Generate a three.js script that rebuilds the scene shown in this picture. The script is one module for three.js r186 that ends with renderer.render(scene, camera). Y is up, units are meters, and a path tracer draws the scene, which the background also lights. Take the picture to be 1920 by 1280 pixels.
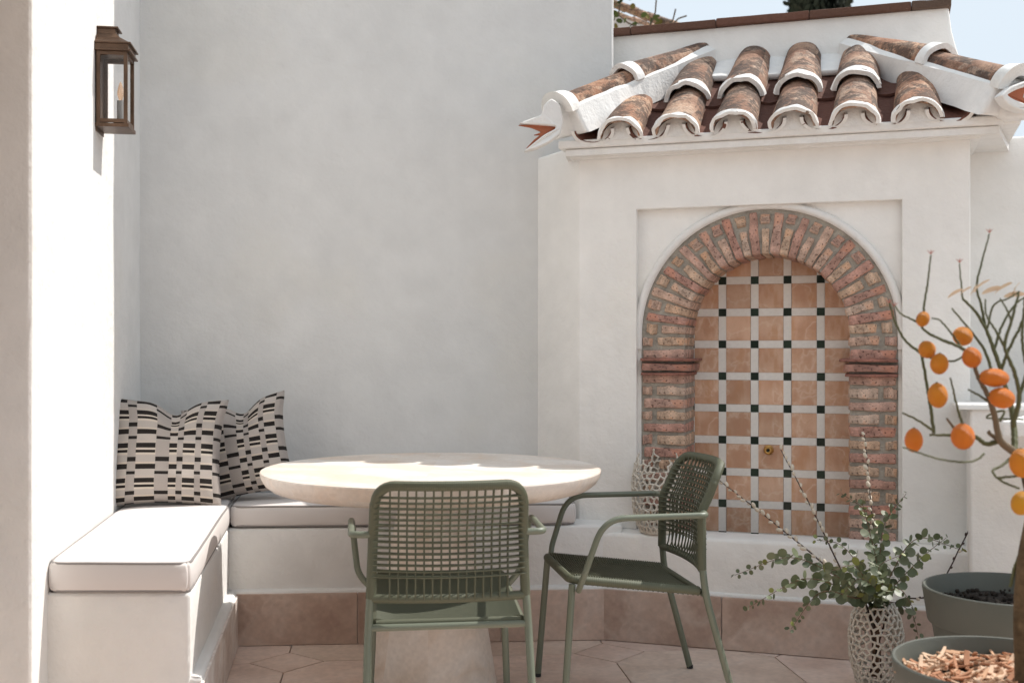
import * as THREE from 'three';
import { mergeGeometries, toCreasedNormals } from 'three/addons/utils/BufferGeometryUtils.js';

// ---------------------------------------------------------------- camera, sky, sun, exposure
const scene = new THREE.Scene();
const FPX = 2150, HY = 650, CAMY = 1.2;                       // focal length and horizon in photo pixels, eye height in metres
const camera = new THREE.PerspectiveCamera(2 * Math.atan(640 / FPX) * 180 / Math.PI, 1.5, 0.05, 200);
camera.position.set(0, CAMY, 0);
camera.lookAt(0, CAMY, -1);
camera.setViewOffset(1920, 1280, 0, 640 - HY, 1920, 1280);
camera.focus = 4.35; camera.userData.fStop = 3.2;
camera.updateProjectionMatrix();

function skyTexture() {
  const W = 256, H = 128, a = new Float32Array(W * H * 4);
  for (let j = 0; j < H; j++) for (let i = 0; i < W; i++) {
    const el = (j + 0.5) / H * Math.PI - Math.PI / 2, k = (j * W + i) * 4;
    const t = Math.max(0, Math.sin(el)), m = Math.pow(t, 0.6);
    const hz = [0.322, 0.36, 0.395], ze = [0.345, 0.392, 0.44], gd = [0.34, 0.32, 0.30];
    for (let c = 0; c < 3; c++) a[k + c] = el < -0.02 ? gd[c] : hz[c] + (ze[c] - hz[c]) * m;
    a[k + 3] = 1;
  }
  const t = new THREE.DataTexture(a, W, H, THREE.RGBAFormat, THREE.FloatType);
  t.mapping = THREE.EquirectangularReflectionMapping; t.magFilter = t.minFilter = THREE.LinearFilter; t.needsUpdate = true;
  return t;
}
scene.background = skyTexture();
scene.environment = scene.background;
scene.backgroundIntensity = 1.0; scene.environmentIntensity = 1.0;
const SUN = new THREE.Vector3(0.69, 1, -0.275);
const sun = new THREE.DirectionalLight(0xfffaf3, 2.0);
sun.position.copy(SUN).multiplyScalar(9).add(new THREE.Vector3(0, 1, -4.4));
sun.target.position.set(0, 1, -4.4);
sun.castShadow = true; sun.shadow.radius = 1; sun.shadow.mapSize.set(4096, 4096);
Object.assign(sun.shadow.camera, { left: -7, right: 7, top: 7, bottom: -7, near: 0.5, far: 40 });
scene.add(sun, sun.target);
const EXPOSURE = 2.34;

// ---------------------------------------------------------------- helpers
function rng(s) { return () => { s |= 0; s = s + 0x6D2B79F5 | 0; let t = Math.imul(s ^ s >>> 15, 1 | s); t = t + Math.imul(t ^ t >>> 7, 61 | t) ^ t; return ((t ^ t >>> 14) >>> 0) / 4294967296; }; }
const V = (x, y, z) => new THREE.Vector3(x, y, z);
const at = (px, py, d) => V((px - 960) / FPX * d, CAMY - (py - HY) / FPX * d, -d);   // photo pixel + distance -> point
const lerp = (a, b, t) => a + (b - a) * t, clamp = (x, a, b) => Math.min(b, Math.max(a, x)), sm = (a, b, x) => { x = clamp((x - a) / (b - a), 0, 1); return x * x * (3 - 2 * x); };
const used = {};
function numbered(n) { const k = used[n] = (used[n] ?? -1) + 1; return k ? n + '_' + String(k).padStart(3, '0') : n; }
function tag(o, label, category, group, kind) { if (label) o.userData.label = label; if (category) o.userData.category = category; if (group) o.userData.group = group; if (kind) o.userData.kind = kind; return o; }
function thing(name, label, category, pos, turn = 0, group, kind) {
  const o = new THREE.Group(); o.name = numbered(name); if (pos) o.position.copy(pos); o.rotation.y = turn; scene.add(o); return tag(o, label, category, group, kind);
}
function part(name, geo, mat, parent) {
  const m = new THREE.Mesh(geo, mat); m.name = name; m.castShadow = m.receiveShadow = true; parent.add(m); return m;
}
function hold(name, parent) { const g = new THREE.Group(); g.name = name; parent.add(g); return g; }
// periodic value noise
function makeNoise(seed) {
  const r = rng(seed), T = new Float32Array(65536); for (let i = 0; i < 65536; i++) T[i] = r();
  const n2 = (x, y, p) => { const xi = Math.floor(x), yi = Math.floor(y), fx = x - xi, fy = y - yi, u = fx * fx * (3 - 2 * fx), v = fy * fy * (3 - 2 * fy);
    const g = (i, j) => T[((((i % p) + p) % p) * 131 + (((j % p) + p) % p) * 7919 + p * 17) & 65535];
    return lerp(lerp(g(xi, yi), g(xi + 1, yi), u), lerp(g(xi, yi + 1), g(xi + 1, yi + 1), u), v); };
  return { n2, fbm: (x, y, p, o, gain = 0.5) => { let s = 0, a = 1, w = 0; for (let i = 0; i < o; i++) { s += a * n2(x * p, y * p, p); w += a; a *= gain; p *= 2; } return s / w; } };
}
const NZ = makeNoise(11), NZ2 = makeNoise(77);
const h3 = makeNoise(5);
const n3 = (x, y, z) => (h3.n2(x + z * 0.37 + 40, y + 50, 256) + h3.n2(y * 0.9 + 17.3 + z, z + 71.7, 256) + h3.n2(z + 33.1, x * 1.1 + 9.2 - y * 0.3, 256)) / 1.5 - 1;
function tex(n, fn, color) {            // fn(x, y) in 0..1 -> [r,g,b] (sRGB 0..1 when color, else plain)
  const a = new Uint8Array(n * n * 4);
  for (let j = 0; j < n; j++) for (let i = 0; i < n; i++) { const c = fn(i / n, j / n), k = (j * n + i) * 4; for (let q = 0; q < 3; q++) a[k + q] = clamp(c[q] * 255, 0, 255); a[k + 3] = 255; }
  const t = new THREE.DataTexture(a, n, n); t.wrapS = t.wrapT = THREE.RepeatWrapping; t.magFilter = THREE.LinearFilter; t.minFilter = THREE.LinearMipmapLinearFilter; t.generateMipmaps = true;
  if (color) t.colorSpace = THREE.SRGBColorSpace; t.needsUpdate = true; return t;
}
const toS = l => l <= 0.0031308 ? l * 12.92 : 1.055 * Math.pow(l, 1 / 2.4) - 0.055;
const lin = (r, g, b) => [toS(r), toS(g), toS(b)];
const mix3 = (a, b, t) => [lerp(a[0], b[0], t), lerp(a[1], b[1], t), lerp(a[2], b[2], t)];
const rep = (t, s) => { const c = t.clone(); c.repeat.set(s, s); c.needsUpdate = true; return c; };
function mat(o) { const m = new THREE.MeshStandardMaterial({ roughness: 0.9, metalness: 0, ...o }); if (o.lin) { m.color.setRGB(...o.lin); } delete m.lin; return m; }
const M = (lin3, o = {}) => { const m = new THREE.MeshStandardMaterial({ roughness: 0.9, ...o }); m.color.setRGB(...lin3); return m; };

// uv in metres from the dominant axis of every face
function uvm(g, ox = 0, oy = 0) {
  g = g.index ? g.toNonIndexed() : g; const p = g.attributes.position, uv = new Float32Array(p.count * 2), a = V(), b = V(), c = V(), n = V();
  for (let i = 0; i < p.count; i += 3) {
    a.fromBufferAttribute(p, i); b.fromBufferAttribute(p, i + 1); c.fromBufferAttribute(p, i + 2);
    n.copy(b).sub(a).cross(c.clone().sub(a)); const x = Math.abs(n.x), y = Math.abs(n.y), z = Math.abs(n.z);
    [a, b, c].forEach((q, k) => { const s = y >= x && y >= z ? [q.x, q.z] : x > z ? [q.z, q.y] : [q.x, q.y]; uv[(i + k) * 2] = s[0] + ox; uv[(i + k) * 2 + 1] = s[1] + oy; });
  }
  g.setAttribute('uv', new THREE.BufferAttribute(uv, 2)); return g;
}
const crease = (g, a = 0.7) => toCreasedNormals(g, a);
function clean(g) { for (const k of Object.keys(g.attributes)) if (!['position', 'normal', 'uv'].includes(k)) g.deleteAttribute(k); return g.index ? g.toNonIndexed() : g; }
const merge = l => mergeGeometries(l.map(clean));
// box with rounded edges and enough vertices to bend
function rbox(w, h, d, r, s = 3, nx = 1, ny = 1, nz = 1) {
  const line = (L, n) => { const o = []; r = Math.min(r, L / 2 - 1e-4); for (let i = 0; i < s; i++) o.push(-L / 2 + r * (1 - Math.cos(i / s * Math.PI / 2)) * 1); for (let i = 0; i <= n; i++) o.push(-L / 2 + r + (L - 2 * r) * i / n); for (let i = s - 1; i >= 0; i--) o.push(L / 2 - r * (1 - Math.cos(i / s * Math.PI / 2))); return o; };
  const X = line(w, nx), Y = line(h, ny), Z = line(d, nz), g = new THREE.BoxGeometry(1, 1, 1, X.length - 1, Y.length - 1, Z.length - 1), p = g.attributes.position;
  for (let i = 0; i < p.count; i++) {
    const f = (v, L) => L[Math.round((v + 0.5) * (L.length - 1))];
    const q = V(f(p.getX(i), X), f(p.getY(i), Y), f(p.getZ(i), Z)), c = V(clamp(q.x, -w / 2 + r, w / 2 - r), clamp(q.y, -h / 2 + r, h / 2 - r), clamp(q.z, -d / 2 + r, d / 2 - r));
    const e = q.clone().sub(c); if (e.lengthSq() > 1e-12) { e.normalize().multiplyScalar(r); } q.copy(c).add(e); p.setXYZ(i, q.x, q.y, q.z);
  }
  g.computeVertexNormals(); return g;
}
function warp(g, fn) { const p = g.attributes.position, v = V(); for (let i = 0; i < p.count; i++) { v.fromBufferAttribute(p, i); fn(v); p.setXYZ(i, v.x, v.y, v.z); } p.needsUpdate = true; g.computeVertexNormals(); return g; }
// outline with rounded corners, subdivided
function roundOutline(pts, r, step) {
  const n = pts.length, out = [];
  for (let i = 0; i < n; i++) {
    const a = pts[(i + n - 1) % n], b = pts[i], c = pts[(i + 1) % n], u = [a[0] - b[0], a[1] - b[1]], w = [c[0] - b[0], c[1] - b[1]], lu = Math.hypot(...u), lw = Math.hypot(...w), k = Math.min(r, lu * 0.45, lw * 0.45);
    const p0 = [b[0] + u[0] / lu * k, b[1] + u[1] / lu * k], p1 = [b[0] + w[0] / lw * k, b[1] + w[1] / lw * k];
    for (let q = 0; q <= 4; q++) { const t = q / 4; out.push([(1 - t) * (1 - t) * p0[0] + 2 * t * (1 - t) * b[0] + t * t * p1[0], (1 - t) * (1 - t) * p0[1] + 2 * t * (1 - t) * b[1] + t * t * p1[1]]); }
    const e = [c[0] - w[0] / lw * Math.min(r, lw * 0.45), c[1] - w[1] / lw * Math.min(r, lw * 0.45)], L = Math.hypot(e[0] - p1[0], e[1] - p1[1]), m = Math.floor(L / step);
    for (let q = 1; q < m; q++) out.push([lerp(p1[0], e[0], q / m), lerp(p1[1], e[1], q / m)]);
  }
  return out;
}
// masonry block: footprint [x, z] seen from above, rounded corners and top, slightly uneven faces
function block(pts, y0, y1, { r = 0.015, top = 0.012, amp = 0.003, step = 0.09, bottom = 0, freq = 1.6 } = {}) {
  let ar = 0; for (let i = 0; i < pts.length; i++) { const a = pts[i], b = pts[(i + 1) % pts.length]; ar += a[0] * b[1] - b[0] * a[1]; }
  if (ar < 0) pts = pts.slice().reverse();
  const o = roundOutline(pts, r, step), n = o.length, nrm = o.map((p, i) => { const a = o[(i + n - 1) % n], b = o[(i + 1) % n], l = Math.hypot(b[0] - a[0], b[1] - a[1]) || 1; return [(b[1] - a[1]) / l, -(b[0] - a[0]) / l]; });
  const rings = []; const push = (y, inset) => rings.push([y, inset]);
  if (bottom) for (let q = 0; q < 3; q++) push(y0 + bottom * (1 - Math.cos(q / 3 * Math.PI / 2)), bottom * (1 - Math.sin(q / 3 * Math.PI / 2)));
  const ya = y0 + bottom, yb = y1 - top, m = Math.max(1, Math.round((yb - ya) / step)); for (let q = 0; q <= m; q++) push(lerp(ya, yb, q / m), 0);
  for (let q = 1; q <= 3; q++) push(yb + top * Math.sin(q / 3 * Math.PI / 2), top * (1 - Math.cos(q / 3 * Math.PI / 2)));
  const pos = [], idx = [];
  rings.forEach(([y, ins]) => o.forEach((p, i) => { const k = amp * (n3(p[0] * freq * 2, y * freq * 2, p[1] * freq * 2) + 0.5 * n3(p[0] * freq * 6, y * freq * 6, p[1] * freq * 6)) - ins; pos.push(p[0] + nrm[i][0] * k, y, p[1] + nrm[i][1] * k); }));
  for (let j = 0; j + 1 < rings.length; j++) for (let i = 0; i < n; i++) { const a = j * n + i, b = j * n + (i + 1) % n, c = a + n, d = b + n; idx.push(a, c, b, b, c, d); }
  const cap = (base, flip) => { const s = o.map((p, i) => new THREE.Vector2(pos[(base + i) * 3], pos[(base + i) * 3 + 2])); for (const f of THREE.ShapeUtils.triangulateShape(s, [])) flip ? idx.push(base + f[0], base + f[1], base + f[2]) : idx.push(base + f[0], base + f[2], base + f[1]); };
  cap((rings.length - 1) * n, false); cap(0, true);
  const g = new THREE.BufferGeometry(); g.setAttribute('position', new THREE.Float32BufferAttribute(pos, 3)); g.setIndex(idx);
  return crease(uvm(g), 0.6);
}
// polyline with rounded bends
function bendPath(pts, r, n = 5) {
  const out = [pts[0].clone()];
  for (let i = 1; i < pts.length - 1; i++) {
    const R = Array.isArray(r) ? r[i] : r, a = pts[i - 1], b = pts[i], c = pts[i + 1], u = a.clone().sub(b), w = c.clone().sub(b), k = Math.min(R, u.length() * 0.49, w.length() * 0.49);
    const p0 = b.clone().addScaledVector(u.normalize(), k), p1 = b.clone().addScaledVector(w.normalize(), k);
    for (let q = 0; q <= n; q++) { const t = q / n; out.push(p0.clone().multiplyScalar((1 - t) * (1 - t)).addScaledVector(b, 2 * t * (1 - t)).addScaledVector(p1, t * t)); }
  }
  out.push(pts[pts.length - 1].clone()); return out;
}
function resample(pts, step, closed) {
  const P = closed ? pts.concat([pts[0]]) : pts, L = [0]; for (let i = 1; i < P.length; i++) L.push(L[i - 1] + P[i].distanceTo(P[i - 1]));
  const T = L[L.length - 1], n = Math.max(2, Math.round(T / step)), out = []; let k = 0;
  for (let i = 0; i <= n; i++) { const s = T * i / n; while (k < L.length - 2 && L[k + 1] < s) k++; out.push(P[k].clone().lerp(P[k + 1], (s - L[k]) / Math.max(1e-9, L[k + 1] - L[k]))); }
  if (closed) out.pop(); return out;
}
// tube along points with a radius number or function of (t, index)
function sweep(pts, rad, sides = 8, { closed = false, flat = 1 } = {}) {
  const n = pts.length, pos = [], uv = [], idx = []; let N = null, len = 0; const T = V(), B = V();
  for (let i = 0; i < n; i++) {
    const a = closed ? pts[(i + n - 1) % n] : pts[Math.max(0, i - 1)], b = closed ? pts[(i + 1) % n] : pts[Math.min(n - 1, i + 1)]; T.copy(b).sub(a).normalize();
    if (!N) { N = Math.abs(T.y) < 0.9 ? V(0, 1, 0) : V(1, 0, 0); } N.addScaledVector(T, -N.dot(T)); if (N.lengthSq() < 1e-8) N.set(0.3, 0.5, 0.8).addScaledVector(T, -T.dot(V(0.3, 0.5, 0.8))); N.normalize(); B.crossVectors(T, N);
    if (i) len += pts[i].distanceTo(pts[i - 1]); const r = typeof rad === 'function' ? rad(i / (n - 1), i) : rad;
    for (let s = 0; s <= sides; s++) { const q = s / sides * Math.PI * 2, c = Math.cos(q) * r * flat, e = Math.sin(q) * r; pos.push(pts[i].x + N.x * c + B.x * e, pts[i].y + N.y * c + B.y * e, pts[i].z + N.z * c + B.z * e); uv.push(s / sides * Math.PI * 2 * r, len); }
  }
  const k = sides + 1, m = closed ? n : n - 1;
  for (let i = 0; i < m; i++) for (let s = 0; s < sides; s++) { const a = i * k + s, b = ((i + 1) % n) * k + s; idx.push(a, a + 1, b, b, a + 1, b + 1); }
  if (!closed) for (const e of [0, n - 1]) { const c = pos.length / 3; pos.push(pts[e].x, pts[e].y, pts[e].z); uv.push(0, 0); for (let s = 0; s < sides; s++) e ? idx.push(c, e * k + s, e * k + s + 1) : idx.push(c, s + 1, s); }
  const g = new THREE.BufferGeometry(); g.setAttribute('position', new THREE.Float32BufferAttribute(pos, 3)); g.setAttribute('uv', new THREE.Float32BufferAttribute(uv, 2)); g.setIndex(idx); g.computeVertexNormals();
  return g;
}
const stick = (a, b, r, s = 8) => sweep([a, b], r, s);
function ext(shape, depth, z0, bevel = 0, seg = 24) { const g = new THREE.ExtrudeGeometry(shape, { depth: depth - 2 * bevel, bevelEnabled: bevel > 0, bevelSize: bevel, bevelThickness: bevel, bevelOffset: -bevel, bevelSegments: 2, curveSegments: seg }); g.translate(0, 0, z0 + bevel); return uvm(g); }
const poly = pts => new THREE.Shape(pts.map(p => new THREE.Vector2(...p)));

// ---------------------------------------------------------------- materials
const plasterMap = tex(1024, (x, y) => { const a = NZ.fbm(x, y, 3, 5), b = NZ2.fbm(x, y, 24, 4), st = NZ2.fbm(x, y, 6, 3); const dr = NZ2.n2(x * 60, y * 3, 60) * NZ.n2(x * 22, y * 2, 22); const k = 0.982 + 0.03 * (a - 0.5) + 0.05 * (b - 0.5) - 0.02 * dr, w = sm(0.55, 0.8, st) * 0.035; return mix3([k, k * 0.992, k * 0.98], [k * 0.96, k * 0.94, k * 0.90], w * 8); }, true);
const plasterBump = tex(1024, (x, y) => { const a = NZ.fbm(x, y, 5, 3), b = NZ2.fbm(x, y, 40, 4, 0.65); const k = 0.42 * a + 0.58 * b; return [k, k, k]; });
const plaster = M([0.84, 0.84, 0.84], { map: rep(plasterMap, 0.45), bumpMap: rep(plasterBump, 0.8), bumpScale: 0.006, roughness: 0.95 });
const plasterShade = M([0.725, 0.732, 0.737], { map: rep(plasterMap, 0.45), bumpMap: rep(plasterBump, 0.8), bumpScale: 0.004, roughness: 0.95 });  // white plaster toned down; part of the back wall's shade is in the colour
const plasterWhite = M([0.905, 0.90, 0.89], { map: rep(plasterMap, 0.5), bumpMap: rep(plasterBump, 0.9), bumpScale: 0.005, roughness: 0.95 });
const paint = M([0.86, 0.855, 0.85], { map: rep(plasterMap, 1.3), bumpMap: rep(plasterBump, 3), bumpScale: 0.003, roughness: 0.85 });
const stoneTex = (dark, light, vein, seed, ang) => { const A = makeNoise(seed); return tex(1024, (x, y) => {
  const w = A.fbm(x, y, 3, 4), b = A.fbm(x + 0.3 * w, y + 0.2, 5, 5), f = A.fbm(x, y, 60, 3), v = Math.pow(1 - Math.abs(2 * A.fbm(x + 0.15 * b, y * 1, 4, 5) - 1), 9);
  let c = mix3(dark, light, sm(0.25, 0.75, b)); c = mix3(c, vein, 0.55 * v); const k = 0.94 + 0.12 * (f - 0.5) * 2; return lin(c[0] * k, c[1] * k, c[2] * k); }, true); };
const floorMap = stoneTex([0.64, 0.485, 0.40], [0.80, 0.645, 0.545], [0.84, 0.71, 0.62], 21);
const skirtMap = stoneTex([0.45, 0.31, 0.245], [0.62, 0.465, 0.385], [0.68, 0.56, 0.49], 22);
const fineBump = tex(512, (x, y) => { const k = NZ2.fbm(x, y, 16, 5, 0.6); return [k, k, k]; });
const floorStone = [1, 0.95, 1.05].map((k, i) => M([k, k * (1 - 0.01 * i), k], { map: rep(floorMap, 0.9), bumpMap: rep(fineBump, 2), bumpScale: 0.001, roughness: 0.62 }));
const groutStone = M([0.30, 0.23, 0.185], { roughness: 0.95 });
const skirtStone = [0.98, 1.06].map(k => M([k, k, k], { map: rep(skirtMap, 1.1), bumpMap: rep(fineBump, 2.2), bumpScale: 0.0012, roughness: 0.6 }));
skirtStone.push(M([1.36, 1.62, 1.80], { map: rep(skirtMap, 1.1), bumpMap: rep(fineBump, 2.2), bumpScale: 0.0012, roughness: 0.7 }));  // same skirting stone made paler; its brighter light is in the colour
const tableMap = (() => { const A = makeNoise(31); return tex(1024, (x, y) => {
  const d = (x * 2 + y * 2), s = A.fbm((x + y) * 0.5, (x - y) * 2.0, 4, 4), b = A.fbm(x * 1, y, 5, 5), f = A.fbm(x, y, 90, 2), v = Math.pow(1 - Math.abs(2 * A.fbm(x, y, 4, 4) - 1), 10);
  let c = mix3([0.70, 0.60, 0.515], [0.80, 0.745, 0.695], sm(0.3, 0.7, 0.5 * b + 0.5 * s)); c = mix3(c, [0.72, 0.53, 0.38], 0.28 * v); const k = 0.96 + 0.08 * (f - 0.5) * 2; return lin(c[0] * k, c[1] * k, c[2] * k); }, true); })();
const tableStone = M([1.04, 1.03, 1.02], { map: rep(tableMap, 1.0), bumpMap: rep(fineBump, 2), bumpScale: 0.0008, roughness: 0.55 });
const clayMap = (() => { const A = makeNoise(41); return tex(1024, (x, y) => {
  const b = A.fbm(x, y, 4, 5), d = A.fbm(x, y, 7, 6, 0.62), l = A.fbm(x, y, 9, 6, 0.65), f = A.fbm(x, y, 120, 2);
  let c = mix3([0.29, 0.155, 0.10], [0.50, 0.315, 0.215], sm(0.32, 0.68, b)); c = mix3(c, [0.56, 0.42, 0.32], sm(0.50, 0.66, l) * 0.6); c = mix3(c, [0.075, 0.052, 0.042], sm(0.42, 0.60, 0.62 * d + 0.38 * A.fbm(x + 0.4, y, 40, 4, 0.7)) * 0.85);
  const k = 0.85 + 0.3 * (f - 0.5) * 2; return lin(c[0] * k, c[1] * k, c[2] * k); }, true); })();
const clayBump = tex(512, (x, y) => { const k = NZ.fbm(x, y, 14, 5, 0.65); return [k, k, k]; });
const clay = M([1, 1, 1], { map: rep(clayMap, 1.6), bumpMap: rep(clayBump, 4), bumpScale: 0.004, roughness: 0.9 });
const clayPale = M([1.25, 1.18, 1.1], { map: rep(clayMap, 2.3), bumpMap: rep(clayBump, 4), bumpScale: 0.004, roughness: 0.9 });
const clayPanShade = M([0.12, 0.05, 0.034], { bumpMap: rep(clayBump, 4), bumpScale: 0.004, roughness: 0.9 });  // dark clay, deepened with the shade of the channels between covers
const clayRed = M([0.40, 0.13, 0.065], { bumpMap: rep(clayBump, 4), bumpScale: 0.003, roughness: 0.9 });
const capBrick = [[0.125, 0.062, 0.042], [0.15, 0.07, 0.048], [0.11, 0.07, 0.05]].map(c => M(c, { bumpMap: rep(clayBump, 4), bumpScale: 0.006, roughness: 0.95 }));
const brickMap = (() => { const A = makeNoise(51); return tex(512, (x, y) => { const b = A.fbm(x, y, 5, 5, 0.6), f = A.fbm(x, y, 40, 3), p = A.fbm(x, y, 22, 3); let k = 0.90 + 0.44 * (b - 0.5) * 2 * 0.6 + 0.16 * (f - 0.5); let c = [k, k, k]; c = mix3(c, [0.98, 0.9, 0.84], sm(0.58, 0.72, A.fbm(x + 0.5, y, 6, 4)) * 0.7); c = mix3(c, [0.4, 0.36, 0.34], sm(0.66, 0.74, p) * 0.7); return c; }, true); })();
const brickTones = [[0.76, 0.38, 0.30], [0.95, 0.66, 0.47], [0.90, 0.60, 0.46], [0.84, 0.51, 0.41], [0.97, 0.72, 0.57], [0.70, 0.37, 0.29], [0.93, 0.61, 0.41]];
const brickMats = brickTones.map(c => M(mix3(c, [0.62, 0.47, 0.38], 0.28).map(k => k * 0.86), { map: rep(brickMap, 5), bumpMap: rep(clayBump, 6), bumpScale: 0.006, roughness: 0.95 }));
const impostMats = [[0.42, 0.19, 0.145], [0.48, 0.26, 0.205]].map(c => M(c, { map: rep(brickMap, 5), bumpMap: rep(clayBump, 6), bumpScale: 0.005, roughness: 0.9 }));
const mortarMap = tex(512, (x, y) => { const k = 0.9 + 0.3 * (NZ.fbm(x, y, 10, 5, 0.6) - 0.5); return [k, k * 0.985, k * 0.96]; }, true);
const mortar = M([0.46, 0.435, 0.395], { map: rep(mortarMap, 3), bumpMap: rep(clayBump, 7), bumpScale: 0.007, roughness: 1 });
const glazeMap = (() => { const A = makeNoise(61); return tex(1024, (x, y) => { const b = A.fbm(x, y, 5, 4), s = A.fbm(x * 3, y, 4, 5), v = Math.pow(1 - Math.abs(2 * A.fbm(x * 1, y + 0.2 * b, 7, 4) - 1), 12);
  let c = mix3([0.60, 0.345, 0.225], [0.74, 0.49, 0.35], sm(0.3, 0.7, 0.6 * b + 0.4 * s)); c = mix3(c, [0.84, 0.66, 0.52], 0.55 * v); c = mix3(c, [0.56, 0.28, 0.14], sm(0.6, 0.75, s) * 0.5); return lin(...c); }, true); })();
const glazed = [1, 0.88, 1.1, 0.95, 1.04].map(k => M([k, k, k], { map: rep(glazeMap, 2.2), bumpMap: rep(fineBump, 3), bumpScale: 0.0035, roughness: 0.16 }));
const marbleWhite = M([0.90, 0.885, 0.865], { map: rep(plasterMap, 3), roughness: 0.35 });
const darkGreen = [[0.018, 0.03, 0.022], [0.03, 0.05, 0.036]].map(c => M(c, { roughness: 0.25 }));
const unseenWallGrey = M([0.11, 0.11, 0.11], { roughness: 0.7 });  // dark grey so the unseen wall behind the viewer bounces little light
const brass = M([0.62, 0.36, 0.12], { metalness: 1, roughness: 0.28 });
// ---------------------------------------------------------------- the setting: floor
const UNSEEN_ROOF_X = 0.0, UNSEEN_ROOF_Y = 2.4;  // edge and height of the unseen roof that cuts off sky light
const WALL_X = d => -0.844 - 0.158 * d;                                    // face of the lantern wall at distance d
const floor = new THREE.Group(); floor.name = 'floor'; tag(floor, 'beige stone courtyard floor with small diamond inlays', 'floor', null, 'structure'); scene.add(floor);
{
  const g = new THREE.PlaneGeometry(60, 60); g.rotateX(-Math.PI / 2); g.translate(0, -0.012, -8); part('grout_bed', g, groutStone, floor);
  const c = Math.cos(0.111), s = Math.sin(0.111), org = [-0.86, -4.37], P = 0.625, D = 0.14, J = 0.0022, r = rng(4);
  const W = (a, b) => [org[0] + a * c + b * s, org[1] - a * s + b * c];
  const slab = (pts) => { const cx = pts.reduce((q, p) => q + p[0], 0) / pts.length, cz = pts.reduce((q, p) => q + p[1], 0) / pts.length;
    const sh = poly(pts.map(p => [p[0], -p[1]])); const g = new THREE.ExtrudeGeometry(sh, { depth: 0.009, bevelEnabled: true, bevelSize: 0.0012, bevelOffset: -0.0012, bevelThickness: 0.0012, bevelSegments: 1 }); g.rotateX(-Math.PI / 2); g.translate(0, -0.0114 + (r() - 0.5) * 0.0012, 0); return uvm(g, r() * 3, r() * 3); };
  for (let i = -2; i < 5; i++) for (let j = -1; j < 5; j++) {
    const k = J, a = i * P, b = j * P;
    const oct = [[D + k, k], [P - D - k, k], [P - k, D + k], [P - k, P - D - k], [P - D - k, P - k], [D + k, P - k], [k, P - D - k], [k, D + k]].map(q => W(a + q[0], b + q[1]));
    part('floor_tile', slab(oct), floorStone[Math.floor(r() * 3)], floor);
    const dia = [[-D + 2 * k, 0], [0, -D + 2 * k], [D - 2 * k, 0], [0, D - 2 * k]].map(q => W(a + q[0], b + q[1]));
    part('diamond_tile', slab(dia), floorStone[2], floor);
  }
}
// lantern wall (its end faces the camera at the left edge)
{
  const o = thing('lantern_wall', 'white plastered wall on the left, sunlit below the lantern', 'wall');
  part('plaster_body', block([[WALL_X(3.24), -3.24], [WALL_X(5.3), -5.3], [-4.2, -5.3], [-4.2, -3.24]], -0.02, 5.2, { r: 0.02, amp: 0.004 }), plaster, o);
  const b = thing('back_wall', 'tall shaded white wall rising behind the corner bench and table', 'wall');
  const X1 = 0.463, Z1 = -5.239;
  part('plaster_body', block([[-1.9, -5.038], [X1, Z1], [X1 + 0.03, Z1 - 0.34], [-1.9, -5.4]], -0.02, 6.6, { r: 0.018, amp: 0.003, step: 0.12 }), plasterShade, b);
}
// out of view: roof and dark wall dim the near wall end, facade bounces sun
{
  const o = thing('unseen_porch', 'roof and wall out of view, placed to darken the end of the lantern wall', 'unseen_porch');
  part('unseen_roof', block([[-4.2, -3.16], [UNSEEN_ROOF_X, -3.16], [UNSEEN_ROOF_X, 2.2], [-4.2, 2.2]], UNSEEN_ROOF_Y, UNSEEN_ROOF_Y + 0.25, { step: 0.4 }), plaster, o);
  part('unseen_wall', block([[-4.2, 1.9], [0.0, 1.9], [0.0, 2.2], [-4.2, 2.2]], -0.02, 5.2, { step: 0.4 }), unseenWallGrey, o);
  const f = thing('unseen_facade', 'unseen white wall out of view across from the fountain, placed to bounce sun onto it', 'house'); part('wall', block([[0.5, 0.55], [4.4, 1.85], [4.3, 2.15], [0.4, 0.85]], -0.02, 3.0, { step: 0.4 }), plasterWhite, f);  // unseen front, angled to send sunlight towards the fountain
}
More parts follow.
